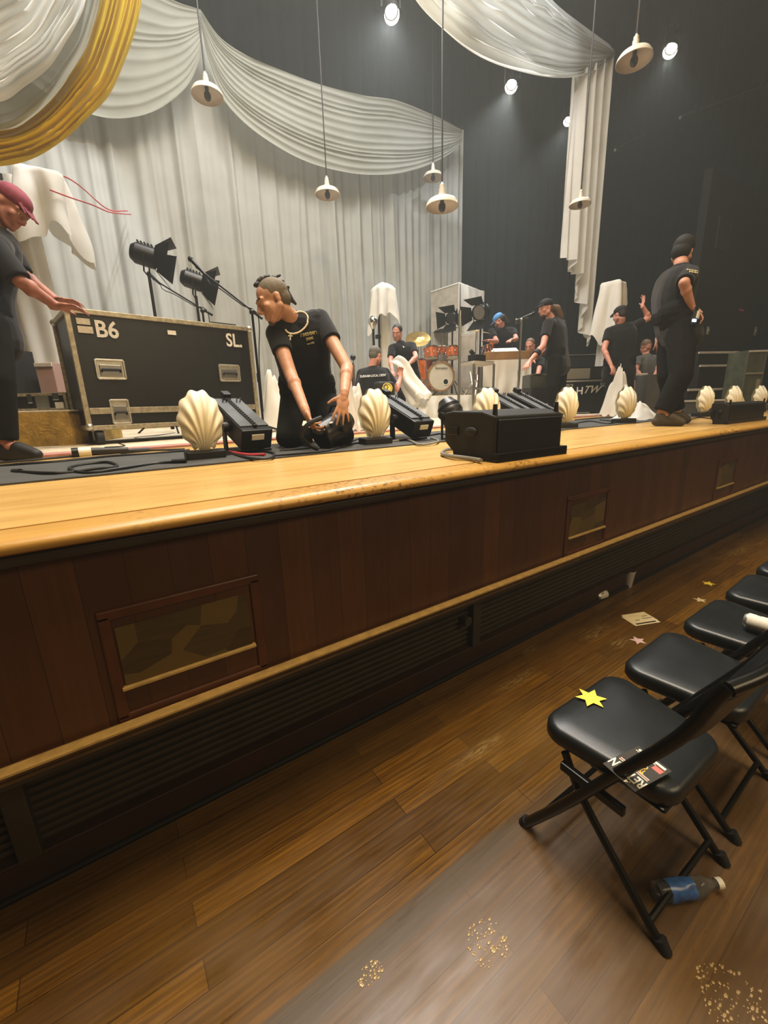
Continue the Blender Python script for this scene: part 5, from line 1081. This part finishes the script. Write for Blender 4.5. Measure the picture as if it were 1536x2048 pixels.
q = at(987, 690, 7.2); b = MB(); b.ball((0, 0, 0), (.045, .03, .06)); b.build('t', 'orange').name = 'orange_knob'; o = bpy.data.objects['orange_knob']; o.location = kp(983, 690, 7.85); o.parent = kit
# ---- cases and amplifiers right of centre
def lettered(t, L, h, items):
    for s, x, z, sz, m, shear in items: text_part(s, sz, m, T(x * L, -.012, z * h) @ RX(90), t, shear=shear, off=sz * .012)
t, L, h = box_case('black flight case with white letters standing below the small tan amplifier', 1124, 1232, 762, 823, 7.1, .5, z0=ZD + .04, grp='black flight cases on the stage', rail=None, parts=[('top_rail', 'alu', .5, .97, 1.02, .05)])
lettered(t, L, h, [('B2', .1, .8, .12, 'stencil_grey', 0), ('H', .29, .66, .17, 'print_white', 0), ('.TW', .47, .69, .17, 'tape', .5), ('SC', .72, .82, .115, 'stencil_grey', 0)])
b = MB()
for x in (.08, L - .08): b.cyl((x, .05, -.01), (x + .03, .05, -.01), .03, n=12)
b.build('castor', 'black_rubber', t)
zc_ = t.location.z + h
box_case('small amplifier with tan grille standing on the lettered case left of the raised arm person', 1124, 1210, 736, 762, 7.15, .4, 'amplifier', 'amplifier', 'amp_black', z0=zc_ + .002, rail=None, parts=[('grille', 'grille_cloth', .32, .5, .62, .8), ('control_panel', 'black_plastic', .82, .5, .33, .8), ('top_panel', 'black_metal', .5, .97, 1.03, .1)])
box_case('dark equipment box behind the tan amplifier', 1128, 1186, 712, 800, 8.0, .4, 'equipment_box', 'equipment box', 'amp_black', z0=ZD, rail=None, parts=[('top_rail', 'steel', .5, .99, 1., .02)])
box_case('grey fronted amplifier left of the black cap person, above the white strip', 1059, 1094, 749, 772, 6.1, .35, 'amplifier', 'amplifier', 'grey_wall', z0=ZD + .36, rail=None, parts=[('grille', 'olive_glass', .5, .5, .96, .8), ('top_rail', 'chrome', .5, .98, 1.02, .08), ('white_strip', 'label_white', .5, .04, 1., .18)])
box_case('black case with small white tags under the grey fronted amplifier', 1060, 1096, 775, 822, 6.1, .4, z0=ZD, m='amp_black', rail=None, parts=[('white_tag', 'label_white', .75, .42, .4, .1), ('black_tag', 'black_plastic', .5, .7, .8, .2)])
box_case('pinkish box with a blue band behind the white floor cloth', 1262, 1288, 748, 806, 7.1, .35, 'storage_box', 'box', 'pink_box', z0=ZD, rail=None, parts=[('blue_band', 'blue_band', .5, .9, 1., .08), ('top_rail', 'cream_gray', .5, .97, 1., .05)])
box_case('dark grey box between the pinkish box and the tall standing person', 1289, 1316, 750, 815, 6.8, .35, 'storage_box', 'box', 'grey_wall', z0=ZD, rail=None)
# brown boxes by the crouching person
box_case('brown wooden cabinet right of the kneeling person, upper of two', 690, 709, 728, 780, 6.4, .3, 'wooden_cabinet', 'cabinet', 'wood_case', z0=ZD + .3, rail=None, parts=[('latch', 'chrome', .8, .1, .2, .06)])
box_case('brown wooden cabinet right of the kneeling person, lower of two', 688, 718, 781, 845, 6.2, .35, 'wooden_cabinet', 'cabinet', 'wood_case', z0=ZD, rail=None, parts=[('handle', 'steel', .7, .85, .3, .08), ('latch', 'chrome', .75, .6, .2, .05)])
# emblem on the crew member's bag
p = at(777, 777, 5.3); t = thing('tool_bag', 'black bag with a round yellow patch beside the crouching crew member', 'bag', (p.x, p.y, ZD)); zz = p.z - ZD
b = MB(); b.box((.0, .1, zz * .5 + .04), (.26, .16, zz + .1)); b.build('body', 'amp_black', t, bevel=.04, bseg=3)
m_ = frame(-FWD); b = MB(); b.cyl(V((-.02, .0, zz)), V((-.02, .0, zz)) - FWD * .02, .066, n=24); pt = b.build('patch', 'smiley', t)
b = MB(); b.lathe([(.02, .0), (.03, .002), (.03, .004), (.02, .004)], 20, m4(m_, V((-.04, -.004, zz + .01)) - FWD * .02)); b.lathe([(.05, .0), (.055, .002), (.055, .004), (.05, .004)], 24, m4(m_, V((-.02, .0, zz)) - FWD * .02)); b.build('patch_ring', 'ink', pt)
# ---- sheeted light and column in the middle
c = at(766, 578, 7.5); t = thing('wrapped_column', 'pale wrapped column under the sheeted light in the middle of the stage', 'column', (c.x + .06, c.y + .1, ZD)); hh = c.z - ZD - .05
b = MB(); b.grid(lambda u, v: ((.11 + .012 * sin(2 * pi * u * 7)) * cos(2 * pi * u), (.11 + .012 * sin(2 * pi * u * 7)) * sin(2 * pi * u), hh * v), 60, 4, wrap=True); b.build('wrap', 'sheet_white', t, smooth=True)
b = MB(); b.cyl((-.16, -.08, 0), (-.16, -.08, hh * .9), .022, n=8); b.build('pole', 'black_metal', t); b = MB(); b.box((-.2, -.1, hh * .66), (.09, .07, .07)); b.build('clamp', 'black_plastic', t, bevel=.01)
drape('white cloth hood over the column in the middle of the stage', c, .34, .34, (.5, .62, .5, .7, .78, .5, .45, .75), folds=6, flare=.55, seed=2.2, amp=.04, domed=.1)
c = at(1226, 566, 6.9); t = thing('wrapped_column', 'pale wrapped column right of the hanging tail, beside the raised arm person', 'column', (c.x, c.y, ZD)); hh = c.z - ZD - .03  # another column wrapped in cloth
b = MB(); b.grid(lambda u, v: ((.13 + .015 * sin(2 * pi * u * 6 + v)) * (1.25 - .3 * v) * cos(2 * pi * u), (.13 + .015 * sin(2 * pi * u * 6)) * (1.25 - .3 * v) * sin(2 * pi * u), hh * v), 60, 6, wrap=True); b.build('wrap', 'sheet_white', t, smooth=True)
b = MB(); b.box((-.1, -.2, hh * .1 + .55), (.06, .05, .12)); b.cyl((-.16, -.2, .6 + hh * .1), (.1, -.2, .62 + hh * .1), .015); b.build('clamp', 'black_plastic', t, bevel=.008)
drape('white cloth hanging askew over the column beside the raised arm person', c, .3, .3, (.28, .4, .5, .8, .95, .85, .45, .25), folds=5, flare=.5, seed=.4, amp=.04, domed=.01, rz=R(10))
# ---- loose cloths
def heap(label, px, py, d, rx, ry, h, seed):
    p = down(px, py, d)
    def fn(u, v):
        a = 2 * pi * u; k = 1 + .35 * noise.noise(V((cos(a) * 1.5, sin(a) * 1.5, seed))); s = v
        z = h * (1 - s ** 1.6) * (1 + .7 * noise.noise(V((cos(a) * 2.2 * s, sin(a) * 2.2 * s, seed + 5)))) + .05 * h * sin(a * 9 + s * 6); return (rx * k * s * cos(a), ry * k * s * sin(a), max(.006, z + .01))
    b = MB(); b.grid(fn, 64, 22, wrap=True); o = b.build('cloth_heap', 'sheet_white', smooth=True, ang=180); o.location = p; return tag(o, label, 'cloth', 'loose white cloths')
heap('white cloth dropped on the floor left of the tall standing person', 1272, 832, 4.9, .32, .22, .16, 1.)
heap('small white cloth heap on the rug behind the second shell', 712, 850, 4.6, .24, .16, .1, 2.)
heap('white cloth bundle behind the waist of the kneeling person', 552, 838, 4.7, .3, .22, .55, 3.)
heap('white cloth bundle at the right hip of the kneeling person', 700, 838, 4.3, .16, .2, .6, 4.)
heap('white cloth spilling at the feet of the raised arm person', 1232, 826, 6.0, .2, .2, .55, 5.)
pts = [at(785, 722, 6.05), at(800, 728, 6.0), at(808, 742, 6.0), at(818, 765, 6.0), at(838, 795, 5.95), at(846, 806, 5.9)]
c_ = crv(pts, 40); base = down(812, 800, 6.)
def bundle(u, v):
    i = int(round(v * 39)); p = c_[i]; dr = (c_[min(39, i + 1)] - c_[max(0, i - 1)]).normalized(); m_ = frame(dr); r = (.075 + .07 * v) * (1 + .28 * sin(2 * pi * u * 4 + v * 5)); r *= min(1, v * 8 + .2) * (1 if v < .97 else .6)
    return p - base + m_ @ V((r * cos(2 * pi * u), r * sin(2 * pi * u), 0))
b = MB(); b.grid(bundle, 48, 40, wrap=True); o = b.build('cloth_bundle', 'sheet_white', smooth=True, ang=180); o.location = base; tag(o, 'bundle of white cloth carried by the person in the black polo', 'cloth')
# ---- right hand side gear and dark wall
q0, q1 = onY(1392, 600, 4.3), onY(1640, 600, 4.3); b = MB(); b.box(((q0.x + q1.x) / 2, 4.4, 3.6), (q1.x - q0.x, .15, 4.7)); struct(b.build('wall_side', 'house_black'))
mat('wall_grey', '#3a3c3b', .7, var=.1)
q = onY(1450, 470, 4.3); b = MB(); b.box((q.x, 4.317, q.z), (.75, .02, .6)); tag(b.build('notice_board', 'wall_grey', bevel=.003), 'dim grey square board high on the dark side wall at right', 'board')
for px, py, l, s in ((1418, 661, 'small pale switch plate on the dark wall right of the standing person', 1.), (1513, 662, 'pale switch plate on the dark wall near the right photo edge', 1.3)):
    q = onY(px, py, 4.3); t = thing('switch_plate', l, 'switch plate', (q.x, 4.317, q.z), group='switch plates on the dark wall'); b = MB(); b.box((0, 0, 0), (.12 * s, .016, .17 * s)); b.build('plate', 'cream_gray', t, bevel=.004); b = MB(); b.box((0, -.012, .01), (.05 * s, .012, .06 * s)); b.build('switch', 'label_white', t, bevel=.003)
q = onY(1485, 620, 4.3); b = MB(); b.box((q.x, 4.317, q.z), (.26, .02, .04)); tag(b.build('red_indicator', 'red_glow'), 'dim red strip glowing on the dark wall at right', 'indicator light')
def shelf(label, px0, px1, pyt, d, hgt, dep, z0, m='amp_black', rail='cream_gray'):
    p0, p1 = at(px0, pyt, d), at(px1, pyt, d * 1.02); v = V((p1.x - p0.x, p1.y - p0.y, 0)); t = thing('equipment_rack', label, 'equipment rack', (p0.x, p0.y, z0), math.atan2(v.y, v.x), 'dark equipment racks at right'); L = v.length; h = p0.z - z0
    b = MB(); b.box((L / 2, dep / 2, h / 2), (L, dep, h)); b.build('cabinet', m, t, bevel=.006); b = MB(); b.box((L / 2, -.01, h - .018), (L + .02, .03, .036)); b.build('front_rail', rail, t, bevel=.004); return t
zf = ZD
s1 = shelf('dark equipment rack at right with a pale front rail, uppermost of three', 1398, 1476, 702, 7.4, .5, .6, at(1398, 726, 7.2).z)
s2 = shelf('dark equipment rack at right with a pale front rail, middle of three', 1400, 1466, 729, 7.2, .5, .6, at(1400, 776, 6.9).z)
s3 = shelf('low dark equipment rack at right with a worn pale rail, lowest of three', 1376, 1462, 778, 6.9, .4, .7, zf)
s1.location.z = at(1398, 728, 7.2).z + .003; s2.location.z = at(1376, 778, 6.9).z + .002
box_case('low grey riser step at right behind the shell lights', 1364, 1470, 801, 824, 5.9, .4, 'stage_step', 'step', 'grey_wall', z0=ZD, rail=None, parts=[('top_rail', 'cream_gray', .5, .93, 1., .13)])
t, L, h = box_case('olive tinted plastic cabinet at the right edge beyond the far shells', 1478, 1512, 704, 818, 6.6, .4, 'storage_cabinet', 'cabinet', 'olive_glass', z0=ZD, rail='grey_wall', parts=[('shelf_rail', 'cream_gray', .5, .98, 1.05, .03), ('shelf_rail', 'grille_cloth', .5, .62, 1., .03), ('door_panel', 'grille_cloth', .82, .35, .2, .35)])
q = at(1482, 797, 5.7); b = MB(); b.box((0, 0, 0), (.17, .01, .11), RX(-25)); o = b.build('paper_sheet', 'paper'); o.location = (q.x, q.y, q.z); tag(o, 'white paper sheet propped on the gear behind the far shells', 'paper')
box_case('black gear box supporting the white paper sheet at right', 1470, 1500, 805, 822, 5.75, .25, 'equipment_box', 'equipment box', 'black_plastic', z0=ZD, rail=None)
b = MB(); b.box((0, 0, 0), (.075, .012, .15), RY(12)); 
hp = at(1390, 633, 3.52); t = thing('mobile_phone', 'phone with a small lit screen held at the hip of the tall person', 'phone', hp); b.build('body', 'black_plastic', t, bevel=.004)
b = MB(); b.box((-.03, -.01, -.035), (.05, .014, .02)); b.build('lit_screen', 'phone_lit', t); b = MB(); b.box((.02, -.012, .02), (.03, .014, .06), RY(15)); b.build('white_case', 'label_white', t)
# ---- cables
def cable(label, pts, r=.007, m='cable_black', ends=False, name='cable', deck=True, zz=.012):
    P = [V((*deckpt(x, y).xy, ZD + zz + .004 * (i % 2))) for i, (x, y) in enumerate(pts)]; b = MB(); C_ = crv(P, max(24, len(pts) * 9)); b.tube(C_, r, 8)
    o = b.build(name, m, smooth=True); tag(o, label, 'cable', 'cables on the apron mat')
    if ends:
        for a, c in ((C_[0], C_[2]), (C_[-1], C_[-3])):
            b = MB(); d_ = (a - c).normalized(); b.cyl(a - d_ * .01, a + d_ * .06, r * 1.9, r * 1.6, 10); b.build('plug', 'black_plastic', o, smooth=True)
    return o
cable('black cable with an oblong coil on the mat at far left', [(40, 948), (95, 953), (140, 950), (190, 944), (235, 938), (215, 930), (160, 935), (140, 944), (175, 951), (240, 944), (310, 932), (350, 930)], ends=True)
cable('black cable running along the mat from the left edge', [(0, 936), (60, 932), (130, 926), (220, 917), (300, 911), (380, 905)])
cable('second black cable running along the mat behind the first', [(0, 930), (80, 924), (200, 912), (300, 906), (370, 902)])
cable('curly thin black cable on the cream rug behind the first shell', [(210, 898), (250, 896), (240, 888), (300, 884), (270, 878), (320, 873), (350, 868)], .005)
cable('red cable running out from the first shell base', [(442, 905), (470, 911), (500, 914), (530, 915)], .009, 'cable_red')
cable('black cable with pale plug curling in front of the first batten light', [(455, 908), (500, 922), (540, 921), (548, 912), (520, 905)], .007, ends=True)
cable('black cable looping on the mat below the kneeling person', [(545, 916), (600, 912), (660, 905), (700, 893), (740, 886)])
cable('black cable with a flat loop under the knees of the kneeling person', [(560, 905), (620, 900), (600, 894), (570, 897), (580, 903), (680, 893), (720, 880)])
cable('grey cable from the second shell base towards the speaker', [(785, 886), (815, 884), (840, 893), (870, 890), (876, 884), (862, 880)], .008, 'cable_grey')
cable('dark cable coming out from under the nearer speaker', [(925, 902), (895, 905), (884, 912), (905, 919), (940, 922), (962, 928)], .009, 'cable_grey')
cable('black cable between the spotlight can and the nearer speaker', [(850, 876), (880, 871), (900, 873), (915, 868)])
cable('black cable on the mat left of the fourth shell', [(1145, 850), (1180, 845), (1215, 850), (1230, 846), (1200, 842)])
cable('black cable on the mat behind the fifth shell', [(1150, 842), (1200, 838), (1260, 836), (1310, 834)])
cable('black cable on the mat right of the standing person', [(1375, 842), (1400, 838), (1430, 840), (1445, 836)])
cable('thin black cable behind the far right shells', [(1380, 828), (1420, 830), (1450, 824), (1500, 826)], .005)
a, c = deckpt(146, 917), deckpt(300, 905); t = thing('multicore_cable', 'thick black multi pin cable end with a white label lying on the mat', 'cable', (a.x, a.y, ZD + .035)); d_ = V((c.x - a.x, c.y - a.y, 0)); 
dn = d_.normalized(); b = MB(); b.cyl((0, 0, 0), dn * .035, .03, n=18); b.build('connector', 'black_metal', t, smooth=True, ang=30); b = MB(); b.cyl(dn * .035, dn * .1, .028, n=18); b.build('white_label', 'label_white', t, smooth=True, ang=30); b = MB(); b.tube([dn * .1, dn * .3 + V((0, 0, -.008)), d_ * .6 + V((0, 0, -.014)), d_ + V((0, 0, -.015))], [.024, .02, .017, .015], 10); b.build('jacket', 'cable_black', t, smooth=True)
# ================================================================== LIGHT
W = bpy.data.worlds.new('world'); SC.world = W; W.use_nodes = True
W.node_tree.nodes['Background'].inputs[0].default_value = rgb('#c9c2b4'); W.node_tree.nodes['Background'].inputs[1].default_value = .0
def area(name, loc, to, size, e, col, sy=None, spread=180):
    l = bpy.data.lights.new(name, 'AREA'); l.energy = e; l.color = rgb(col)[:3]; l.size = size; l.spread = R(spread)
    if sy: l.shape = 'RECTANGLE'; l.size_y = sy
    o = bpy.data.objects.new(name, l); COL.objects.link(o); o.location = loc; o.rotation_euler = (V(to) - V(loc)).to_track_quat('-Z', 'Y').to_euler(); return o
def spot(name, loc, to, e, col, ang, blend=.4, r=.1):
    l = bpy.data.lights.new(name, 'SPOT'); l.energy = e; l.color = rgb(col)[:3]; l.spot_size = R(ang); l.spot_blend = blend; l.shadow_soft_size = r
    o = bpy.data.objects.new(name, l); COL.objects.link(o); o.location = loc; o.rotation_euler = (V(to) - V(loc)).to_track_quat('-Z', 'Y').to_euler(); return o
area('stage_work_light', (3.0, 4.6, 8.8), (3.0, 4.8, 1.2), 5, 760, '#fff9f2', 2.5)
area('apron_light', (1.2, 1.6, 8.2), (1.2, 2.2, 1.2), 2.5, 120, '#fff3e2', 1.2, spread=90)
area('curtain_light', (2.5, 5.6, 10.5), (2.5, 8.6, 3.0), 7, 120, '#f6f7f2', 1.2)
area('house_light', (0.7, -.5, 9.6), (.7, 0.2, 0), 4, 600, '#ffdca6', 2.5)
area('house_fill', (3.6, -4.6, 5.0), (2.8, 1.5, .6), 4, 85, '#ffe3b4', 2.0, spread=110)
spot('swag_spot', (2.2, 2.2, 9.0), at(60, 60, 4.0), 1700, '#f2f6ff', 40)
spot('swag_spot', (6.0, 2.5, 9.5), at(1060, 60, 6.5), 700, '#f2f6ff', 40)
for p, e, tg in zip(SP, (600, 750, 180, 380), ((2.2, 4.5, 1.3), (5., 6.5, 1.3), (7., 4., 1.3), (7.5, 7.5, 1.3))): spot('beam', p + (V(tg) - p).normalized() * .12, tg, e, '#eef3f6', 70, .6, .08)
wn = W.node_tree; vs = wn.nodes.new('ShaderNodeVolumeScatter'); vs.inputs['Density'].default_value = .008; vs.inputs['Anisotropy'].default_value = .3; vs.inputs['Color'].default_value = rgb('#e4e9e6'); wn.links.new(vs.outputs[0], wn.nodes['World Output'].inputs['Volume'])
SC.cycles.volume_bounces = 0
SC.view_settings.view_transform = 'Standard'; SC.view_settings.look = 'None'; SC.view_settings.exposure = 0; SC.view_settings.gamma = 1; SC.view_settings.use_curve_mapping = False
SC.cycles.max_bounces = 6; SC.cycles.diffuse_bounces = 3; SC.cycles.glossy_bounces = 3; SC.cycles.transmission_bounces = 5; SC.cycles.transparent_max_bounces = 12; SC.cycles.caustics_reflective = False; SC.cycles.caustics_refractive = False; SC.cycles.sample_clamp_indirect = 6
SC.cycles.use_denoising = True; SC.cycles.use_adaptive_sampling = True; SC.cycles.adaptive_threshold = .02
